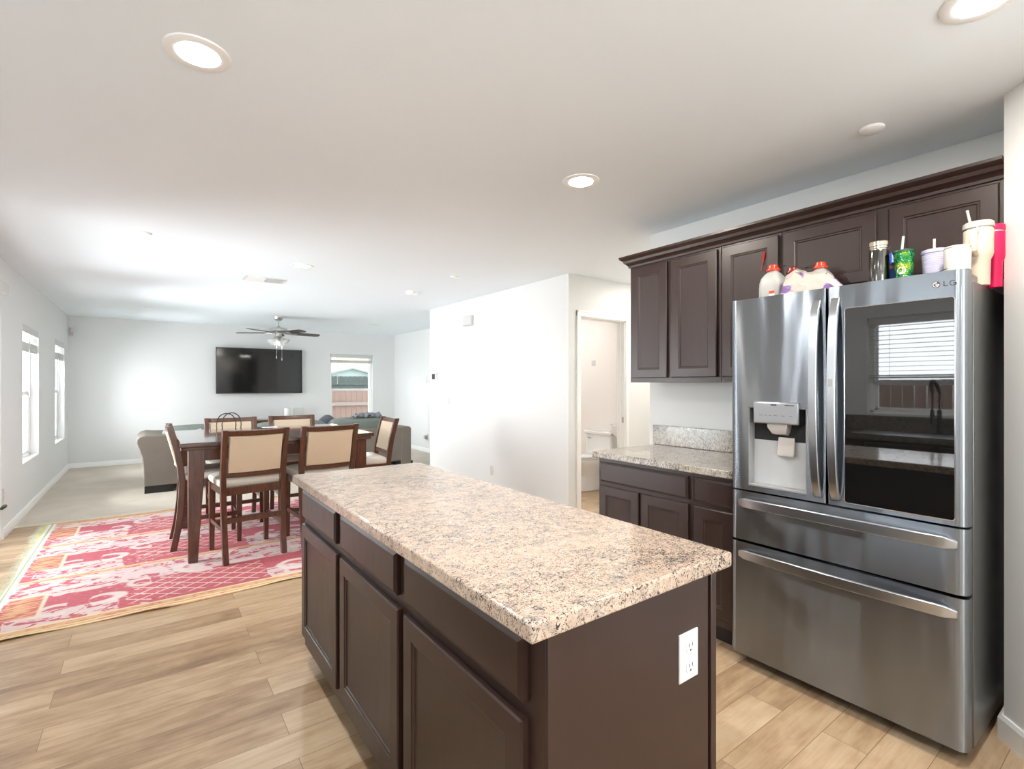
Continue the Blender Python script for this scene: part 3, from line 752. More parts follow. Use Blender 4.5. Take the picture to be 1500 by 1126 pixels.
# left door with dispenser cavity
dy0, dy1, dz0, dz1 = .984, 1.242, .868, 1.240
mb = MB()
mb.prism(sec(.910, 1.335, .035, .008), 'z', .846, dz0); mb.prism(sec(.910, 1.335, .035, .008), 'z', dz1, 1.748)
mb.prism(sec(.910, dy0, 0, .008), 'z', dz0, dz1); mb.prism(sec(dy1, 1.335, .035, 0), 'z', dz0, dz1)
ld = off(mb).build('left_door', M['steel'], fr, ang=20, merge=False)
mb = MB(); mb.box(FX + .06, FX + .095, .93, 1.32, .85, 1.70); off(mb).build('liner', M['dark_gap'], ld)
# cavity
mb = MB()
mb.prism([(FX + .046, dz0 + .01), (FX + .054, dz0 + .01), (FX + .059, dz1), (FX + .053, dz1)], 'y', dy0, dy1)
cav = off(mb).build('dispenser_back', M['cavity'], ld)
mb = MB(); mb.box(FX + .001, FX + .056, dy0, dy0 + .004, dz0, dz1); mb.box(FX + .001, FX + .056, dy1 - .004, dy1, dz0, dz1); mb.box(FX + .001, FX + .056, dy0, dy1, dz1 - .004, dz1)
off(mb).build('dispenser_sides', M['cavity_side'], ld)
mb = MB(); mb.box(FX + .002, FX + .048, dy0 + .004, dy1 - .004, dz0, dz0 + .012); off(mb).build('drip_tray', M['plastic_grey'], ld, .003)
mb = MB(); mb.box(FX - .012, FX + .052, 1.012, 1.214, 1.166, 1.264); pn = off(mb).build('control_panel', M['steel_handle'], ld, .006)
mb = MB()
for i, (yy, wv_) in enumerate(((1.185, .016), (1.16, .010), (1.14, .010), (1.118, .014), (1.085, .014), (1.05, .012))):
    mb.box(FX - .0127, FX - .0119, yy - wv_, yy, 1.203, 1.2045)
mb.box(FX - .0127, FX - .0119, 1.106, 1.132, 1.249, 1.254); mb.box(FX - .0127, FX - .0119, 1.03, 1.07, 1.249, 1.253)
off(mb).build('panel_print', M['logo'], ld)
mb = MB(); mb.loft([[(FX + .004, 1.158, 1.166), (FX + .004, 1.068, 1.166), (FX + .06, 1.068, 1.166), (FX + .06, 1.158, 1.166)], [(FX + .004, 1.156, 1.148), (FX + .004, 1.07, 1.148), (FX + .06, 1.07, 1.140), (FX + .06, 1.156, 1.140)], [(FX + .022, 1.142, 1.118), (FX + .022, 1.082, 1.118), (FX + .06, 1.082, 1.11), (FX + .06, 1.142, 1.11)]])
off(mb).build('ice_chute', M['lid_grey'], ld, .003)
mb = MB(); mb.loft([[(FX + .026, 1.116, 1.105), (FX + .026, 1.046, 1.105), (FX + .034, 1.046, 1.105), (FX + .034, 1.116, 1.105)], [(FX + .016, 1.118, 1.03), (FX + .016, 1.044, 1.03), (FX + .024, 1.044, 1.03), (FX + .024, 1.118, 1.03)], [(FX + .018, 1.112, 1.02), (FX + .018, 1.05, 1.02), (FX + .024, 1.05, 1.02), (FX + .024, 1.112, 1.02)]])
off(mb).build('paddle', M['lid_grey'], ld, .003)
# right door
mb = MB(); mb.prism(sec(.462, .902, .008, .035), 'z', .846, 1.748); rd = off(mb).build('right_door', M['steel'], fr, ang=20)
mb = MB(); mb.box(FX + .06, FX + .085, .475, .89, .85, 1.70); off(mb).build('liner', M['dark_gap'], rd)
mb = MB()
gy0, gy1, gz0, gz1, gr_ = .497, .838, .866, 1.652, .008
def rr(y0, y1, z0, z1, r, x):
    out = []
    for cy, cz, a0 in ((y1 - r, z1 - r, 0), (y0 + r, z1 - r, PI / 2), (y0 + r, z0 + r, PI), (y1 - r, z0 + r, 1.5 * PI)):
        for i in range(5): out.append((x, cy + r * math.cos(a0 + PI / 2 * i / 4), cz + r * math.sin(a0 + PI / 2 * i / 4)))
    return out
mb.loft([rr(gy0 - .003, gy1 + .003, gz0 - .003, gz1 + .003, gr_ + .003, FX + .002), rr(gy0 - .003, gy1 + .003, gz0 - .003, gz1 + .003, gr_ + .003, FX - .0015), rr(gy0, gy1, gz0, gz1, gr_, FX - .0025), rr(gy0 + .001, gy1 - .001, gz0 + .001, gz1 - .001, gr_, FX + .0)], cap=False)
off(mb).build('glass_trim', M['chrome'], rd)
mb = MB(); mb.loft([rr(gy0, gy1, gz0, gz1, gr_, FX + .001), rr(gy0, gy1, gz0, gz1, gr_, FX - .0016)])
off(mb).build('glass_panel', M['mirror_glass'], rd)
# badge: round mark and two letters
bx = FX - .0012
mb = MB(); cy_, cz_ = .5475, 1.703; R_ = .0115
ring = [(cy_ + R_ * math.cos(a), cz_ + R_ * math.sin(a)) for a in [2 * PI * i / 32 for i in range(32)]]
mb.loft([[(FX + .001, y, z) for y, z in ring], [(bx, y, z) for y, z in ring]]); off(mb).build('badge', M['logo'], rd)
mb = MB()   # pale strokes on the mark: arc, upright and foot, dot
mb.tube([(bx - .0003, cy_ - q[1] + .0, cz_ + q[2] - 1) for q in [(0, .0085 * math.cos(a), 1 + .0085 * math.sin(a)) for a in [math.radians(70 + 290 * i / 20) for i in range(21)]]], .0009, 6)
mb.box(bx - .001, bx, cy_ - .0008, cy_ + .0008, cz_ - .005, cz_ + .005); mb.box(bx - .001, bx, cy_ - .0055, cy_ + .0008, cz_ - .005, cz_ - .0035)
mb.box(bx - .001, bx, cy_ + .0025, cy_ + .0050, cz_ + .002, cz_ + .0045); mb.box(bx - .001, bx, cy_ - .0085, cy_ - .003, cz_ - .0008, cz_ + .0008)
off(mb).build('badge_strokes', M['label_white'], rd)
mb = MB()
ly = .527
mb.box(bx, FX + .001, ly - .0028, ly, 1.694, 1.712); mb.box(bx, FX + .001, ly - .0125, ly, 1.694, 1.6967)
gy = .501
mb.tube([(bx + .0006, gy - .0085 * math.cos(a), 1.703 + .0085 * math.sin(a)) for a in [math.radians(45 + 285 * i / 24) for i in range(25)]], .0014, 6)
mb.box(bx, FX + .001, gy - .0095, gy - .001, 1.7015, 1.7038); mb.box(bx, FX + .001, gy - .0095, gy - .007, 1.695, 1.7038)
off(mb).build('letters', M['logo'], rd)
# drawers
for nm, z0, z1 in (('upper_drawer', .606, .838), ('lower_drawer', .060, .594)):
    mb = MB(); mb.prism(sec(.462, 1.335, .035, .035), 'z', z0, z1); dr = off(mb).build(nm, M['steel'], fr, ang=20)
    off(MB().box(FX + .055, FX + .085, .48, 1.32, z0 + .01, z1 - .01)).build('liner', M['dark_gap'], dr)
    zc = z1 - .045; pts = []; secs = []
    for i in range(25):
        s_ = i / 24; y = .488 + (1.290 - .488) * s_; bow = math.sin(PI * s_) ** .55
        pts.append((FX + .002 - .052 * bow, y, zc - .012 * (1 - bow))); e_ = .62 if i in (0, 24) else 1
        secs.append(((.007, 0, 0), (0, 0, .021 * e_)))
    mb = MB(); mb.sweep(pts, secs); off(mb).build('handle', M['steel_handle'], dr, .003, ang=50)
def vhandle(y, par, lean):
    pts = []; secs = []
    for i in range(21):
        s_ = i / 20; z = .868 + (1.700 - .868) * s_; bow = math.sin(PI * min(1, max(0, s_))) ** .5
        pts.append((FX + .002 - .050 * bow, y + lean * (s_ - .5), z)); secs.append(((.008, 0, 0), (0, .0165, 0)))
    mb = MB(); mb.sweep(pts, secs); return off(mb).build('handle', M['steel_handle'], par, .003, ang=50)
vhandle(.941, ld, .004); h2 = vhandle(.871, rd, .0)
off(MB().box(FX - .058, FX - .055, .864, .879, 1.337, 1.367)).build('handle_button', M['plastic_grey'], h2, .001)
for y0, y1 in ((.47, .53), (1.265, 1.325)):
    off(MB().box(FX + .03, 2.47, y0, y1, 1.712, 1.743)).build('hinge_cover', M['steel_side'], fr, .005)

# ------------------------------------------------------------------ things on the refrigerator
TZ = 1.714
def jug(loc, cap, label, ringside, mark=False):
    t = thing('gallon_jug', label, 'jug', loc, 0, 'plastic jugs on the refrigerator')
    mb = MB(); rings = []
    for z, s_ in ((0, .9), (.008, 1), (.10, 1), (.125, .96), (.145, .84), (.163, .60), (.173, .42), (.180, .36)):
        ring = []
        for i in range(28):
            a = 2 * PI * i / 28; e = lambda v: math.copysign(abs(v) ** .62, v)
            ring.append((.052 * s_ * e(math.cos(a)), .057 * s_ * e(math.sin(a)), z))
        rings.append(ring)
    mb.loft(rings); mb.build('bottle', M['milky'], t)
    mb = MB().tube([(.02, -.01, .168), (.046, -.014, .15), (.05, -.016, .11), (.044, -.014, .075)], .010, 10); mb.build('grip', M['milky'], t)
    MB().lathe([(0, .178), (.030, .178), (.031, .184), (.029, .189), (.024, .191), (.022, .205), (.019, .208), (0, .208)], n=28).build('cap', M[cap], t)
    MB().tube(arc((.0, ringside * .045, .196), .024, 0, 2 * PI * 23 / 24, 23, 'xy'), .0012, 6, closed=True).build('pull_ring', M['dark_strap'], t)
    if mark:
        MB().plate((-.0525, -.006, .045), (0, -1, 0), Z_, (-1, 0, 0), .026, .030, [(0, 0), (.0005, .001)]).build('label', M['label_white'], t)
        MB().plate((-.0536, -.006, .063), (0, -1, 0), Z_, (-1, 0, 0), .026, .013, [(0, 0), (.0003, .0006)]).build('label_band', M['orange_cap'], t)
    return t
jug((2.45, 1.205, TZ), 'orange_cap', 'milky jug with orange cap standing at the left end of the refrigerator top', -.8, True)
jug((2.575, 1.170, TZ), 'dark_red_cap', 'milky jug with dark red cap half hidden behind the plastic bag', -1)
jug((2.575, 1.045, TZ), 'orange_cap', 'milky jug with orange cap poking up over the middle of the plastic bag', 1)
mb = MB(); rings = []
prof = [(.00, .0), (.012, .045), (.04, .085), (.085, .118), (.13, .125), (.17, .135), (.205, .150), (.235, .128), (.258, .07), (.268, .0)]
for y, hh in prof:
    ring = []
    for i in range(17):
        a = PI * i / 16; wob = 1 + .10 * math.sin(y * 90 + i * 1.9) + .05 * math.sin(i * 3.7 + y * 40)
        ring.append((-.052 * math.cos(a) * (.6 + .4 * min(1, hh / .1)) * wob, y - .134 + .004 * math.sin(i * 2.3), max(0, hh * math.sin(a) ** .7 * wob)))
    rings.append(ring)
mb.loft(rings, closed=True); o = mb.build('plastic_bag', M['bag']); o.location = (2.410, 1.010, TZ + .001); tag(o, 'crumpled white plastic bag with purple print on the refrigerator', 'bag')
def tumbler(name, label, loc, prof, mat, n=40, group='drink cups on the refrigerator'):
    t = thing(name, label, 'cup', loc, 0, group); MB().lathe(prof, n=n).build('cup_body', M[mat], t, ang=30); return t
t = tumbler('steel_bottle', 'shiny stainless steel tumbler with a banded lid on the refrigerator', (2.45, .772, TZ), [(0, 0), (.033, 0), (.035, .004), (.036, .178), (.034, .184), (0, .184)], 'steel_bottle')
MB().lathe([(0, .183), (.0335, .183), (.0335, .189), (.037, .190), (.037, .195), (.034, .196), (.034, .199), (.038, .200), (.038, .216), (.036, .219), (0, .219)], n=40).build('lid', M['bottle_lid'], t, ang=30)
t = thing('snack_can', 'blue printed can peeking out between the steel and green tumblers', 'can', (2.535, .752, TZ)); MB().lathe([(0, 0), (.028, 0), (.031, .004), (.031, .175), (.028, .18), (0, .18)]).build('body', M['blue'], t)
MB().lathe([(0, 0), (.010, 0), (.010, .002), (0, .002)], n=20, m=Matrix.Translation((-.030, -.006, .12)) @ Matrix.Rotation(-R90, 4, 'Y')).build('orange_dot', M['orange_cap'], t)
MB().lathe([(0, 0), (.006, 0), (.006, .003), (0, .003)], n=20, m=Matrix.Translation((-.030, -.006, .12)) @ Matrix.Rotation(-R90, 4, 'Y')).build('white_dot', M['label_white'], t)
t = tumbler('studded_tumbler', 'green iridescent studded tumbler with a straw on the refrigerator', (2.46, .690, TZ), [(0, 0), (.024, 0), (.026, .003), (.0345, .155), (.0335, .160), (0, .160)], 'green')
MB().lathe([(0, .159), (.0365, .159), (.037, .163), (.036, .168), (.028, .170), (0, .170)], n=40).build('lid', M['green_lid'], t)
MB().cyl((-.004, .006, .165), (-.006, .0, .226), .0045, None, 12).build('straw', M['pale_mark'], t)
mb = MB(); q = Matrix.Rotation(math.radians(195), 4, 'Z')
mm = Matrix.Rotation(math.radians(-4), 4, 'Y')
def on_cup(y, z): return (-.0295 - (z - .075) * .055 - .0006 + y * y * 14, y, z)
ring = [(.0145 * math.cos(a), .0145 * math.sin(a)) for a in [2 * PI * i / 24 for i in range(24)]]
mb.loft([[Vector(on_cup(y, .085 + z)) + Vector((.003, 0, 0)) for y, z in ring], [Vector(on_cup(y, .085 + z)) - Vector((.001, 0, 0)) for y, z in ring]])
mk = mb.build('round_mark', M['pale_mark'], t)
mb = MB()
for r_ in (.0045, .0075, .0105):
    for sgn in (-1, 1):
        mb.tube([Vector(on_cup(sgn * r_ * (.55 + .45 * math.cos(a)), .085 + r_ * 1.05 * math.sin(a))) - Vector((.0014, 0, 0)) for a in [math.radians(-70 + 140 * i / 10) for i in range(11)]], .0006, 5)
mb.build('mark_lines', M['green_lid'], mk)
t = tumbler('lilac_tumbler', 'lilac ribbed tumbler with lid and short straw on the refrigerator', (2.49, .597, TZ), [(0, 0), (.034, 0), (.036, .003), (.044, .138), (.043, .142), (0, .142)], 'lilac')
MB().lathe([(0, .141), (.046, .141), (.0465, .147), (.044, .154), (.036, .157), (0, .157)], n=40).build('lid', M['lilac'], t)
MB().cyl((.0, .004, .15), (.0, .004, .200), .0045, None, 12).build('straw', M['offwhite'], t)
t = tumbler('white_tumbler', 'plain white tumbler with clear lid between the lilac and cream cups', (2.415, .516, TZ), [(0, 0), (.036, 0), (.038, .004), (.039, .120), (.0375, .130), (.036, .132), (0, .132)], 'offwhite')
MB().lathe([(0, .131), (.0375, .131), (.0385, .134), (.036, .139), (0, .139)], n=40).build('lid', M['lid_grey'], t)
def stanley(loc, mat, lid, label, r=.043, straw=True, rot=0.0):
    t = thing('handled_tumbler', label, 'cup', loc, rot, 'tall handled tumblers on the refrigerator')
    MB().lathe([(0, 0), (r * .74, 0), (r * .76, .003), (r * .80, .095), (r * .96, .110), (r, .118), (r, .205), (r * .97, .209), (0, .209)], n=44).build('cup_body', M[mat], t)
    MB().lathe([(0, .208), (r * .93, .208), (r * .93, .216), (0, .216)], n=44).build('steel_rim', M['chrome'], t)
    MB().lathe([(0, .215), (r * 1.03, .215), (r * 1.05, .222), (r * 1.02, .234), (r * .9, .238), (0, .238)], n=44).build('lid', M[lid], t)
    mb = MB(); pts = [(-r * .95, 0, .198), (-r - .018, 0, .196), (-r - .03, 0, .180), (-r - .032, 0, .15), (-r - .026, 0, .125), (-r - .004, 0, .113), (-r * .9, 0, .112)]
    mb.tube(pts, .0085, 10, flat=1.3); mb.build('handle', M[mat], t)
    if straw:
        MB().cyl((-.006, .020, .23), (-.008, .030, .29), .0045, None, 12).build('straw', M['lid_grey'], t)
    return t
stanley((2.52, .4785, TZ), 'cream_cup', 'lid_grey', 'tall cream tumbler with handle and straw on the refrigerator')
stanley((2.612, .452, TZ), 'pink', 'pink', 'hot pink tumbler at the right end of the refrigerator top', .032, False, math.radians(150))
t = thing('wire_loop', 'thin dark wire loop lying on the refrigerator before the white tumbler', 'wire', (2.385, .548, TZ + .03)); MB().tube([(0, .03, 0), (0, .02, .014), (0, .0, .026), (0, -.022, .030), (.01, -.03, .028), (.01, -.0, .02), (.01, .024, .004)], .0012, 6).build('loop', M['dark_strap'], t); MB().tube([(0, .03, -.029), (0, .03, 0), (.01, .024, .004), (.01, .02, -.029)], .0012, 6).build('stem', M['dark_strap'], t)

# ------------------------------------------------------------------ sink run on the left wall (out of the frame, seen in reflections)
L3 = (-.72, .85, 0); t = cab('sink_cabinet', 'dark base cabinets under the sink window, seen only in reflections', 'cabinet', L3)
mb = MB()
for q in ((LX + .002, -.44, -.8, 1.05, .105, .874), (LX + .002, -.44, 1.85, 2.22, .105, .874), (LX + .002, -.44, 1.05, 1.85, .105, .70), (-.46, -.44, 1.05, 1.85, .70, .874)): mb.box(q[0] - L3[0], q[1] - L3[0], q[2] - L3[1], q[3] - L3[1], q[4], q[5])
mb.build('body', M['espresso'], t); lbox(t, 'toe_kick', 'toe', L3, LX + .002, -.51, -.8, 2.22, 0, .105, 0)
for a in (-.78, -.28, .22, .72, 1.22, 1.72):
    face(t, 'drawer', -.44, a, a + .46, .725, .85, DRAWP, sgn=1, loc=L3); face(t, 'door', -.44, a, a + .46, .15, .70, DOORP, sgn=1, loc=L3)
mb = MB(); x0, x1, y0, y1 = LX + .001, -.405, -.82, 2.235; sx0, sx1, sy0, sy1 = -.90, -.50, 1.10, 1.80
mb.box(x0, sx0, y0, y1, .875, .914); mb.box(sx1, x1, y0, y1, .875, .914); mb.box(sx0, sx1, y0, sy0, .875, .914); mb.box(sx0, sx1, sy1, y1, .875, .914)
tag(mb.build('sink_countertop', M['granite_dark']), 'granite countertop around the sink, seen reflected in the refrigerator glass', 'countertop')
mb = MB().plate((sx0 + .0, sy0, .9145), X_, Y_, (0, 0, -1), sx1 - sx0, sy1 - sy0, [(-.012, -.001), (.004, -.002), (.006, .0), (.012, .15), (.03, .17)])
mb.bm.faces.ensure_lookup_table(); tag(mb.build('kitchen_sink', M['steel_handle']), 'stainless kitchen sink below the window, seen reflected', 'sink')
tag(MB().box(LX + .001, LX + .022, -.82, 2.235, .9145, 1.05).build('sink_backsplash', M['granite_dark']), 'granite backsplash behind the sink, seen reflected', 'backsplash')
t = thing('kitchen_faucet', 'black spring-neck kitchen faucet reflected in the refrigerator glass', 'faucet', (-.955, 1.30, .914))
MB().lathe([(0, 0), (.026, 0), (.026, .01), (.018, .02), (.017, .20), (.012, .21), (0, .21)], n=20).build('post', M['black'], t)
path = [(0, 0, .2), (0, 0, .36)] + [(.10 - .10 * math.cos(a), .02 * math.sin(a), .36 + .10 * math.sin(a)) for a in [PI * i / 12 for i in range(1, 13)]] + [(.2, .0, .28), (.2, 0, .22)]
MB().tube(path, .006, 8).build('hose', M['black'], t)
hel = []
for i in range(420):
    s_ = i / 419 * (len(path) - 3); k = int(s_); f_ = s_ - k; p = Vector(path[k]).lerp(Vector(path[k + 1]), f_); a = i * .75
    tg = (Vector(path[k + 1]) - Vector(path[k])).normalized(); u = Vector((0, 1, 0)); v_ = tg.cross(u).normalized(); hel.append(p + (u * math.cos(a) + v_ * math.sin(a)) * .014)
MB().tube(hel, .0025, 5).build('spring', M['black'], t)
MB().lathe([(0, .22), (.012, .22), (.016, .17), (.016, .12), (.02, .10), (0, .10)], (.2, 0, 0), 18).build('spray_head', M['black'], t)
MB().tube([(0, 0, .16), (.1, 0, .16), (.19, 0, .16)], .006, 8).build('holder_arm', M['black'], t)
MB().tube([(0, -.015, .1), (0, -.05, .12), (0, -.09, .13)], .006, 8).build('lever', M['black'], t)

# ------------------------------------------------------------------ dining set
TBX0, TBX1, TBY0, TBY1, TBZ = .190, 1.650, 4.370, 5.640, .91
TC = ((TBX0 + TBX1) / 2, (TBY0 + TBY1) / 2, 0); TZR = .006
t = thing('dining_table', 'dark wood counter-height dining table with tapered legs', 'dining table', TC)
hx, hy = (TBX1 - TBX0) / 2, (TBY1 - TBY0) / 2
mb = MB(); mb.loft([[(sx * (hx - i), sy * (hy - i), z) for sx, sy in ((-1, -1), (1, -1), (1, 1), (-1, 1))] for i, z in ((.030, .852), (.022, .856), (.018, .872), (.004, .878), (0, .884), (0, .904), (.004, .910))])
mb.build('tabletop', M['dining_top'], t, ang=25)
mb = MB(); a = .07
mb.box(-hx + a, hx - a, -hy + a, -hy + a + .022, .765, .853); mb.box(-hx + a, hx - a, hy - a - .022, hy - a, .765, .853); mb.box(-hx + a, -hx + a + .022, -hy + a, hy - a, .765, .853); mb.box(hx - a - .022, hx - a, -hy + a, hy - a, .765, .853)
mb.build('apron', M['dining'], t, .002)
for sx in (-1, 1):
    for sy in (-1, 1):
        ox, oy = sx * (hx - .052), sy * (hy - .052); mb = MB(); rings = []
        for z, wd in ((TZR, .062), (.40, .086), (.74, .108), (.853, .110)):
            rings.append([(ox, oy, z), (ox - sx * wd, oy, z), (ox - sx * wd, oy - sy * wd, z), (ox, oy - sy * wd, z)])
        mb.loft(rings); mb.build('leg', M['dining'], t, .004)
def make_chair(label):
    t = thing('dining_chair', label, 'chair', (0, 0, TZR), 0, 'dining chairs around the dark wood table')
    for sx in (-1, 1):
        mb = MB(); mb.loft([[(sx * .205 + u, .205 + v, z) for u, v in ((-w, -w), (w, -w), (w, w), (-w, w))] for z, w in ((0, .016), (.30, .020), (.555, .0225))])
        mb.build('front_leg', M['dining'], t, .002)
        bp = [(-.262, 0), (-.232, .16), (-.212, .34), (-.202, .54), (-.212, .66), (-.236, .80), (-.268, .93), (-.288, 1.0)]
        mb = MB(); mb.loft([[(sx * (.205 + .012 * z) + u, y + v, z) for u, v in ((-.019, -.023), (.019, -.023), (.019, .023), (-.019, .023))] for y, z in bp])
        mb.build('back_leg', M['dining'], t, .003, ang=50)
    mb = MB(); mb.box(-.19, .19, -.218, -.19, .500, .562); mb.box(-.19, .19, .188, .212, .500, .562)
    for sx in (-1, 1): mb.box(sx * .205 - .012, sx * .205 + .012, -.19, .19, .500, .562)
    mb.build('seat_frame', M['dining'], t, .002)
    mb = MB(); rings = []
    def sq(hx_, y0, y1, z, r):
        out = []
        for cx, cy, a0 in ((hx_ - r, y1 - r, 0), (-hx_ + r, y1 - r, PI / 2), (-hx_ + r * .4, y0 + r * .4, PI), (hx_ - r * .4, y0 + r * .4, 1.5 * PI)):
            q_ = r if cy > 0 else r * .4
            for i in range(6): out.append((cx + q_ * math.cos(a0 + PI / 2 * i / 5), cy + q_ * math.sin(a0 + PI / 2 * i / 5), z))
        return out
    mb.loft([sq(.222, -.185, .235, .562, .06), sq(.232, -.19, .246, .572, .07), sq(.234, -.192, .248, .598, .07), sq(.226, -.186, .24, .615, .07), sq(.19, -.16, .205, .628, .06), sq(.10, -.09, .12, .634, .05)])
    mb.build('seat', M['seat'], t)
    m = Matrix.Translation((0, -.205, .62)) @ Matrix.Rotation(math.radians(13), 4, 'X')
    def curve_bar(z0, z1, th, bow):
        mb = MB(); rings = []
        for i in range(13):
            x = -.197 + .394 * i / 12; b_ = -bow * (1 - (x / .197) ** 2)
            rings.append([m @ Vector((x, -th + b_, z0)), m @ Vector((x, th + b_, z0)), m @ Vector((x, th + b_, z1)), m @ Vector((x, -th + b_, z1))])
        return mb.loft(rings)
    curve_bar(.345, .386, .013, .014).build('top_rail', M['dining'], t, .003, ang=50)
    curve_bar(.018, .052, .012, .014).build('lower_rail', M['dining'], t, .003, ang=50)
    mb = MB(); rings = []
    for s_, ex in ((-1, .004), (-.55, 0), (.55, 0), (1, .004)):
        ring = []
        pts = [(-.186 + .372 * i / 10, .055) for i in range(11)] + [(.186, .055 + .288 * i / 6) for i in range(1, 6)] + [(.186 - .372 * i / 10, .343) for i in range(11)] + [(-.186, .343 - .288 * i / 6) for i in range(1, 6)]
        for x, z in pts:
            b_ = -.014 * (1 - (x / .197) ** 2); k = .012 if abs(s_) == 1 else 0
            x2 = x * (1 - ex * 5 if abs(s_) == 1 else 1); z2 = .199 + (z - .199) * (.955 if abs(s_) == 1 else 1)
            ring.append(m @ Vector((x2, b_ + s_ * .021, z2)))
        rings.append(ring)
    mb.loft(rings); mb.build('back_cushion', M['cream'], t)
    def bar(nm, x0, x1, y0, y1, z0, z1): MB().box(x0, x1, y0, y1, z0, z1).build(nm, M['dining'], t, .002)
    bar('stretcher', -.19, .19, -.228, -.206, .292, .330); bar('stretcher', -.19, .19, .196, .214, .20, .235)
    for sx in (-1, 1): bar('stretcher', sx * .207 - .011, sx * .207 + .011, -.21, .19, .228, .262)
    return t
ch = make_chair('cream-backed dining chair at the near left side of the table, its whole back in view')
ch.location = (.643, 4.515, TZR); ch.rotation_euler = (0, 0, math.radians(6))
def cyaw(x, y, d, lb): return dup(ch, (x, y, TZR), math.radians(d), lb)
cyaw(1.215, 4.545, 4, 'cream-backed dining chair at the near right, partly behind the island top')
cyaw(.430, 5.035, -91, 'dining chair seen edge-on at the left end of the table')
cyaw(1.735, 4.935, 86, 'dining chair leaning back at the right end of the table, before the sofa end')
cyaw(.690, 5.560, 180, 'dining chair across the table behind the handbag loops')
cyaw(1.275, 5.585, 179, 'dining chair across the table, right of the one with the handbag')
# handbag on the far left chair
t = thing('handbag', 'handbag with two thin dark loop handles on the far dining chair', 'handbag', (.655, 5.703, .645))
mb = MB(); mb.loft([[(sx * wx, sy * wy, z) for sx, sy in ((-1, -1), (1, -1), (1, 1), (-1, 1))] for wx, wy, z in ((.12, .04, 0), (.13, .045, .04), (.125, .038, .18), (.115, .026, .245))]); mb.build('body', M['leather_bag'], t, .01)
for dx, dy in ((-.028, -.045), (.028, .035)):
    MB().tube([(dx - .075, dy * .7, .22), (dx - .085, dy, .29)] + [(dx + .083 * math.cos(a), dy, .315 + .098 * math.sin(a)) for a in [PI - PI * i / 14 for i in range(15)]] + [(dx + .085, dy, .29), (dx + .075, dy * .7, .22)], .005, 8).build('handle', M['dark_strap'], t)
sheet = MB().box(-.09, .09, -.07, .07, 0, .0015).build('white_sheet', M['label_white']); sheet.location = (1.545, 4.62, .9102); sheet.rotation_euler = (0, 0, .3); tag(sheet, 'thin white sheet at the right end of the dining table', 'paper')  # thin white slab lying on the tabletop
sheet = MB().box(-.07, .07, -.05, .05, 0, .0015).build('white_sheet', M['label_white']); sheet.location = (1.00, 5.54, .9102); tag(sheet, 'white paper at the far edge of the dining table between two chairs', 'paper')

# ------------------------------------------------------------------ rug
n = NT('woven_rug'); c = n.coord()
sp = n.node('ShaderNodeSeparateXYZ')
nz = n.node('ShaderNodeTexNoise'); n.link(c, nz.inputs['Vector']); nz.inputs['Scale'].default_value = 4; nz.inputs['Detail'].default_value = 2
dv = n.node('ShaderNodeVectorMath', operation='MULTIPLY_ADD'); n.link(nz.outputs['Color'], dv.inputs[0]); dv.inputs[1].default_value = (.09, .06, 0); n.link(c, dv.inputs[2])
dw = n.node('ShaderNodeVectorMath', operation='SUBTRACT'); n.link(dv.outputs[0], dw.inputs[0]); dw.inputs[1].default_value = (.045, .03, 0)
n.link(c, sp.inputs[0]); X0, Y0 = sp.outputs[0], sp.outputs[1]
sd = n.node('ShaderNodeSeparateXYZ'); n.link(dw.outputs[0], sd.inputs[0]); XD, YD = sd.outputs[0], sd.outputs[1]
A, Sb, Mu, Mx, Mn = (lambda a, b: n.math('ADD', a, b)), (lambda a, b: n.math('SUBTRACT', a, b)), (lambda a, b: n.math('MULTIPLY', a, b)), (lambda a, b: n.math('MAXIMUM', a, b)), (lambda a, b: n.math('MINIMUM', a, b))
ab = lambda a: n.math('ABSOLUTE', a)
lt = lambda a, v, e=.006: n.step(a, v + e, v - e)          # 1 where a < v
gt = lambda a, v, e=.006: n.step(a, v - e, v + e)
BH = .945; PX = 1.34
band = n.math('MODULO', A(Y0, BH * 10), BH); bandd = n.math('MODULO', A(YD, BH * 10), BH)
xm = n.math('MODULO', A(X0, PX * 10 - .14), PX); xmd = n.math('MODULO', A(XD, PX * 10 - .14), PX)
weave = n.noise(n.mapping(c, scale=(25, 260, 1)), 1, 2)
red = n.mix(n.noise(c, 1.3, 2), lin((176, 52, 66)), lin((190, 84, 104)))
cream_, orange_, white_ = lin((218, 200, 174)), lin((208, 156, 114)), lin((216, 202, 198))
colr = red
# lattice of thin cream lines right of each motif
u1 = n.math('PINGPONG', A(X0, Mu(Y0, 1.35)), .075); u2 = n.math('PINGPONG', Sb(X0, Mu(Y0, 1.35)), .075)
lat = Mx(lt(u1, .009, .004), lt(u2, .009, .004))
reg = Mn(Mn(gt(A(xm, Mu(n.noise(c, 6, 2), .2)), .66), gt(bandd, .18)), lt(A(bandd, Mu(n.noise(c, 3, 2), .12)), .62))
colr = n.mix(Mu(Mn(lat, reg), .8), colr, lin((228, 206, 190)))
# floral whites: blotchy band in the upper part and around the motif
fl = n.noise(n.mapping(c, scale=(1, 1.9, 1)), 9, 4, .62, .9)
flreg = Mx(gt(bandd, .60), Mn(lt(xmd, .5), lt(bandd, .34)))
fw = Mn(n.step(fl, .43, .475), flreg)
fw = Mx(fw, Mn(n.step(n.noise(n.mapping(c, scale=(1, 2.2, 1)), 15, 3, .6, 1.2), .60, .64), lt(ab(Sb(xmd, .62)), .22)))
colr = n.mix(Mu(fw, .85), colr, white_)
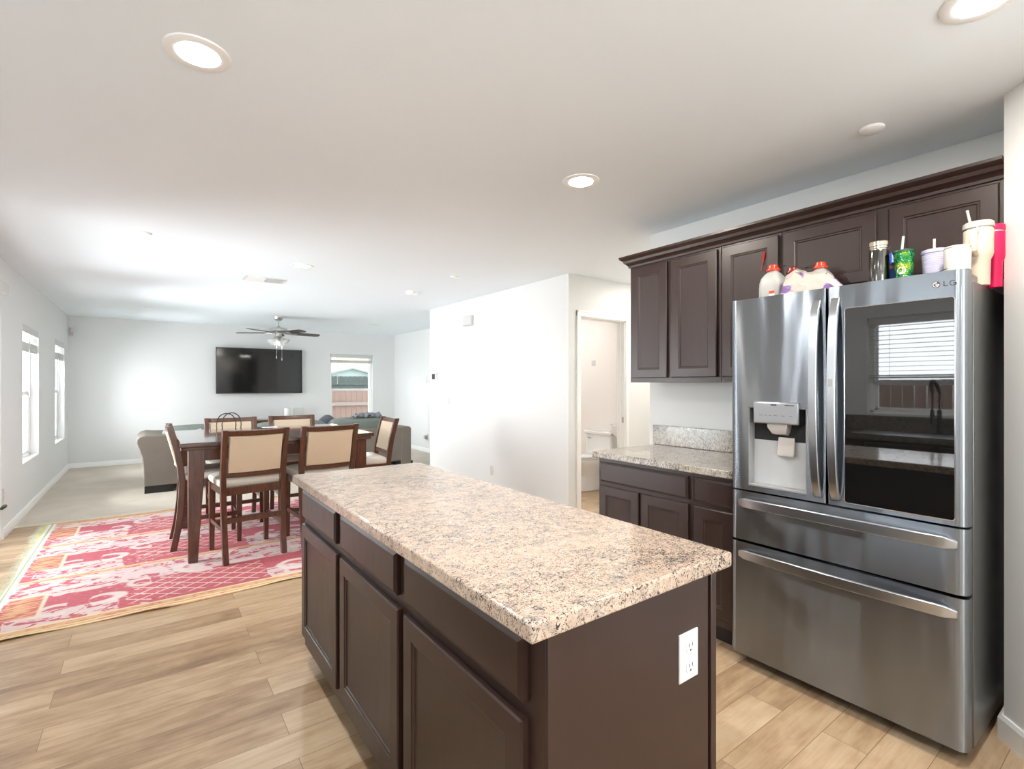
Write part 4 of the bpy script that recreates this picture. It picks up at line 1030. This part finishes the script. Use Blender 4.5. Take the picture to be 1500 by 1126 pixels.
# C scrolls
def ringmask(cx, cy, r, wd, sy=1.0):
    dx = Sb(xmd, cx); dy = Mu(Sb(bandd, cy), sy)
    d = n.math('SQRT', A(Mu(dx, dx), Mu(dy, dy)))
    return lt(ab(Sb(d, r)), wd, .008), dx, dy, d
for cx, cy, r, wd, sy, cut in ((.20, .33, .10, .026, 1.2, 'l'), (.42, .38, .085, .026, 1.2, 'r'), (.98, .70, .16, .03, 1.3, 'l'), (.30, .82, .10, .022, 1.2, 'r'), (.62, .55, .07, .02, 1.1, 'l')):
    rm, dx, dy, d = ringmask(cx, cy, r, wd, sy)
    cutm = lt(dx, .05) if cut == 'l' else gt(dx, -.05)
    colr = n.mix(Mu(Mn(rm, cutm), .9), colr, white_)
# orange box at the rug's end of each band
e0 = X0
boxm = Mn(Mn(gt(e0, .10), lt(e0, .27)), Mn(gt(band, .30), lt(band, .66)))
boxc = n.mix(n.step(n.noise(n.mapping(c, scale=(9, 34, 1)), 1, 2), .47, .55), orange_, lin((186, 84, 74)))
colr = n.mix(boxm, colr, boxc)
colr = n.mix(Mn(Mn(gt(e0, .262), lt(e0, .282)), Mn(gt(band, .28), lt(band, .68))), colr, cream_)
colr = n.mix(Mn(Mn(gt(band, .66), lt(band, .68)), lt(e0, .28)), colr, cream_)
# long orange border between bands, cream edged
bo = Mx(Mx(lt(Y0, .125), gt(Y0, 2.70)), lt(band, .055))
bc = n.mix(n.step(n.noise(n.mapping(c, scale=(14, 40, 1)), 1, 3, .6, 1), .52, .58), lin((208, 164, 118)), lin((192, 112, 88)))
colr = n.mix(bo, colr, bc)
ln = Mx(Mx(lt(ab(Sb(Y0, .125)), .010, .003), lt(ab(Sb(Y0, .018)), .010, .003)), Mx(lt(ab(Sb(band, .055)), .007, .003), lt(ab(Sb(Y0, 2.70)), .01, .003)))
colr = n.mix(Mu(ln, .9), colr, lin((226, 208, 156)))
# end stripes
colr = n.mix(lt(X0, .085), colr, lin((224, 220, 208)))
colr = n.mix(lt(X0, .026), colr, lin((204, 202, 120)))
colr = n.mix(lt(ab(Sb(X0, .055)), .006, .002), colr, lin((150, 166, 120)))
colr = n.mix(Mu(n.step(weave, .35, .75), .22), colr, lin((236, 222, 214)))
n.set(Base_Color=colr, Roughness=.85); n.bump(weave, .3, .002)
M['rug'] = n.m
rug = thing('area_rug', 'red and white woven rug with orange borders under the dining table', 'rug', (-.79, 3.655, .001))
mb = MB(); nx, ny = 90, 50; RW, RH = 3.30, 2.80
def rz_(x, y):
    e = max(0, 1 - y / .10); ee = max(0, 1 - (RH - y) / .08)
    return .004 + e * e * .014 * max(0, math.sin(x * 9.2 + .6) * .6 + math.sin(x * 4.1) * .5) + .004 * max(0, 1 - abs(y - BH) / .06) * (.5 + .5 * math.sin(x * 11))
def rxy(x, y): return (x + .06 * (1 - y / RH) * (1 - x / RW) + .008 * math.sin(y * 7), y + .012 * math.sin(x * 5) * (1 if y < .01 else .4) )
g = [[mb.bm.verts.new(rxy(RW * i / nx, RH * j / ny) + (rz_(RW * i / nx, RH * j / ny),)) for i in range(nx + 1)] for j in range(ny + 1)]
g2 = [[mb.bm.verts.new(rxy(RW * i / nx, RH * j / ny) + (rz_(RW * i / nx, RH * j / ny) - .0035,)) for i in range(nx + 1)] for j in range(ny + 1)]
for j in range(ny):
    for i in range(nx):
        mb.bm.faces.new((g[j][i], g[j][i + 1], g[j + 1][i + 1], g[j + 1][i])); mb.bm.faces.new((g2[j][i], g2[j + 1][i], g2[j + 1][i + 1], g2[j][i + 1]))
for i in range(nx):
    mb.bm.faces.new((g2[0][i], g2[0][i + 1], g[0][i + 1], g[0][i])); mb.bm.faces.new((g[ny][i], g[ny][i + 1], g2[ny][i + 1], g2[ny][i]))
for j in range(ny):
    mb.bm.faces.new((g[j][0], g[j + 1][0], g2[j + 1][0], g2[j][0])); mb.bm.faces.new((g2[j][nx], g2[j + 1][nx], g[j + 1][nx], g[j][nx]))
mb.build('cloth', M['rug'], rug)
mb = MB()
for k in range(420):
    y = RH * (k + random.random()) / 420; x0, yy = rxy(0, y); ln_ = random.uniform(.03, .065); a = random.uniform(-.5, .5)
    mb.tube([(x0 + .002, yy, .004), (x0 - ln_ * .5, yy + a * .012, .005), (x0 - ln_, yy + a * .03, .0015)], [.0014, .0012, .0008], 4)
mb.build('fringe', pmat('yellow_white_fringe', (206, 202, 178), .9, var=.3, scale=12), rug)

# ------------------------------------------------------------------ living area
t = thing('sectional_sofa', 'long taupe sofa seen from behind with grey-green cushions', 'sofa', (1.7, 8.0, .008))
ox, oy = -1.7, -8.0
def sb(nm, mat, x0, x1, y0, y1, z0, z1, bev=.02): return MB().box(x0 + ox, x1 + ox, y0 + oy, y1 + oy, z0, z1).build(nm, M[mat], t, bev, seg=3)
sb('base', 'sofa', .04, 3.44, 7.57, 8.45, .10, .40)
sb('back', 'sofa', .36, 3.42, 7.55, 7.78, .10, .650, .03)
mb = MB(); pr = [(-.035, .09), (-.045, .30), (-.062, .45), (-.095, .56), (-.115, .62), (-.112, .665), (-.08, .70), (-.02, .715), (.05, .705), (.34, .700), (.37, .66), (.37, .09)]
mb.prism([(x + ox, z) for x, z in pr], 'y', 7.54 + oy, 8.46 + oy); mb.build('arm', M['sofa'], t, .012, ang=50)
mb = MB(); mb.prism([(x + ox, z) for x, z in [(3.30, .0), (3.475, .0), (3.475, .62), (3.455, .652), (3.32, .655), (3.30, .62)]], 'y', 7.545 + oy, 8.46 + oy); mb.build('arm', M['sofa'], t, .012, ang=50)
for fx_ in (.0, 3.25):
    for fy_ in (7.56, 8.36): sb('foot', 'black', fx_ - .035, fx_ + .26, fy_, fy_ + .08, 0, .092, .004)
for k in range(3):
    x0 = .14 + k * 1.05; sb('seat_cushion', 'sofa_cushion', x0, x0 + 1.03, 7.80, 8.47, .40, .53, .05)
    MB().pillow((x0 + .515 + ox, 7.87 + oy, .60 + (.02 if k == 2 else 0)), .515, .11, .20 if k < 2 else .195, Matrix.Rotation(.12, 4, 'X'), .42, 28, 12).build('back_cushion', M['sofa_cushion'], t)
o = MB().pillow((0, 0, 0), .05, .14, .14, Matrix.Rotation(PI / 4, 4, 'X'), .75, 24, 12).build('throw_pillow', M['pillow']); o.location = (2.30, 8.13, .712); o.rotation_euler = (.0, 0, math.radians(80)); tag(o, 'slate grey throw pillow standing on its corner on the sofa', 'pillow')
def throw(label, loc, w, d, hgt, seed):
    rnd = random.Random(seed); ph = [rnd.uniform(0, 6) for _ in range(4)]; mb = MB(); rows = []
    for j in range(13):
        s_ = j / 12 * 2 - 1; row = []
        for i in range(25):
            u = i / 24 * 2 - 1
            z = hgt * (1 - abs(s_) ** 2.2) + .022 * math.sin(u * 7 + ph[0] + s_ * 2) * (1 - .4 * abs(s_)) + .014 * math.sin(u * 15 + ph[1]) - .02 * abs(u) ** 3
            row.append((u * w + .02 * math.sin(s_ * 4 + ph[2]), s_ * d, z))
        rows.append(row)
    mb.loft(rows, closed=False, cap=False); o = mb.build('throw_blanket', M['throw']); o.location = loc
    so = o.modifiers.new('thick', 'SOLIDIFY'); so.thickness = .014; so.offset = 1
    return tag(o, label, 'blanket', 'grey blankets over the sofa back')
throw('grey throw blanket over the left end of the sofa back', (.56, 7.665, .690), .165, .10, .035, 3)
throw('grey throw blanket bunched over the right cushion of the sofa', (2.86, 7.87, .835), .22, .10, .03, 9)
# console under the television
t = thing('sideboard', 'low dark wood sideboard under the television', 'sideboard', (1.72, 10.28, .008))
MB().box(-.75, .75, -.2, .2, .65, .68).build('top', M['dining'], t, .004); MB().box(-.72, .72, -.18, .18, .08, .65).build('body', M['dining'], t, .003)
for k in range(3):
    a = -.70 + k * .47
    MB().plate((a, -.181, .42), X_, Z_, (0, -1, 0), .45, .2, DRAWP).build('drawer', M['dining'], t); MB().plate((a, -.181, .12), X_, Z_, (0, -1, 0), .45, .28, DOORP).build('door', M['dining'], t)
for sx in (-1, 1):
    for sy in (-1, 1): MB().box(sx * .68 - .03, sx * .68 + .03, sy * .15 - .03, sy * .15 + .03, 0, .08).build('foot', M['dining'], t)
o = MB().lathe([(0, 0), (.055, 0), (.056, .01), (.056, .20), (.05, .205), (.02, .205), (.018, .19), (0, .19)]).build('paper_roll', M['label_white']); o.location = (2.165, 10.28, .6882); tag(o, 'white paper roll standing on the sideboard', 'paper roll')
o = MB().box(-.09, .09, -.03, .03, 0, .20).build('white_box', M['plastic_white'], None, .01); o.location = (2.375, 10.3, .6882); tag(o, 'pale upright box beside the white paper roll', 'box')
# television
t = thing('television', 'large black flat television on the far wall', 'television', (1.737, FY, 1.60))
MB().box(-.742, .742, -.085, -.045, -.425, .425).build('housing', M['black'], t, .006)
MB().box(-.730, .730, -.0865, -.085, -.405, .417).build('screen', M['screen'], t)
MB().box(-.2, .2, -.045, 0, -.15, .15).build('wall_mount', M['black'], t); MB().box(-.02, .02, -.0868, -.085, -.42, -.415).build('maker_mark', M['plastic_grey'], t)

# ------------------------------------------------------------------ bathroom
t = thing('toilet', 'white two-piece toilet through the bathroom doorway', 'toilet', (4.60, 4.615, 0))
mb = MB(); mb.loft([[(x * 1, y, z) for x, y in [(sx * .105, sy * .24) for sx, sy in ((-1, -1), (1, -1), (1, 1), (-1, 1))]] for z in (.385, .39)]) if False else None
mb = MB(); mb.box(.165, .355, -.235, .235, .37, .695); mb.build('tank', M['ceramic'], t, .025, seg=4)
mb = MB(); mb.box(.150, .362, -.25, .25, .690, .728); mb.build('tank_lid', M['ceramic'], t, .012, seg=3)
MB().tube([(.16, .17, .64), (.145, .17, .64), (.14, .10, .635)], .007, 8).build('flush_lever', M['chrome'], t)
mb = MB(); rings = []
for z, cx, a_, b_ in ((0, .02, .24, .115), (.03, .02, .235, .11), (.10, .03, .19, .095), (.18, .02, .18, .10), (.26, -.02, .22, .14), (.33, -.045, .26, .175), (.385, -.05, .275, .19), (.40, -.05, .27, .185)):
    rings.append([(cx + a_ * math.cos(q) , b_ * math.sin(q), z) for q in [2 * PI * i / 32 for i in range(32)]])
mb.loft(rings); mb.build('bowl', M['ceramic'], t)
MB().box(.10, .24, -.11, .11, .20, .385).build('rear_pedestal', M['ceramic'], t, .03, seg=3)
for nm, z in (('seat_ring', .403), ('lid', .424)):
    mb = MB(); rings = []
    for dz, s_ in ((0, .97), (.004, 1), (.014, 1), (.018, .97)): rings.append([(-.045 + .28 * s_ * math.cos(q), .195 * s_ * math.sin(q), z + dz) for q in [2 * PI * i / 32 for i in range(32)]])
    mb.loft(rings); mb.build(nm, M['ceramic'], t)
t = thing('pedestal_sink', 'white pedestal sink at the right side of the bathroom doorway', 'sink', (4.705, 4.02, 0))
mb = MB(); rings = []
for z, s_ in ((.62, .35), (.68, .62), (.75, .88), (.82, 1), (.85, 1), (.85, .90), (.80, .8), (.76, .5)): rings.append([(.03 + .225 * s_ * math.copysign(abs(math.cos(q)) ** .7, math.cos(q)), .26 * s_ * math.copysign(abs(math.sin(q)) ** .7, math.sin(q)), z) for q in [2 * PI * i / 32 for i in range(32)]])
mb.loft(rings); mb.build('basin', M['ceramic'], t)
MB().lathe([(0, 0), (.12, 0), (.12, .03), (.085, .06), (.075, .4), (.10, .66), (0, .66)], (.06, 0, 0)).build('pedestal', M['ceramic'], t)
MB().tube([(.19, 0, .85), (.19, 0, .93), (.16, 0, .96), (.10, 0, .95), (.08, 0, .92)], .011, 10).build('faucet', M['chrome'], t)
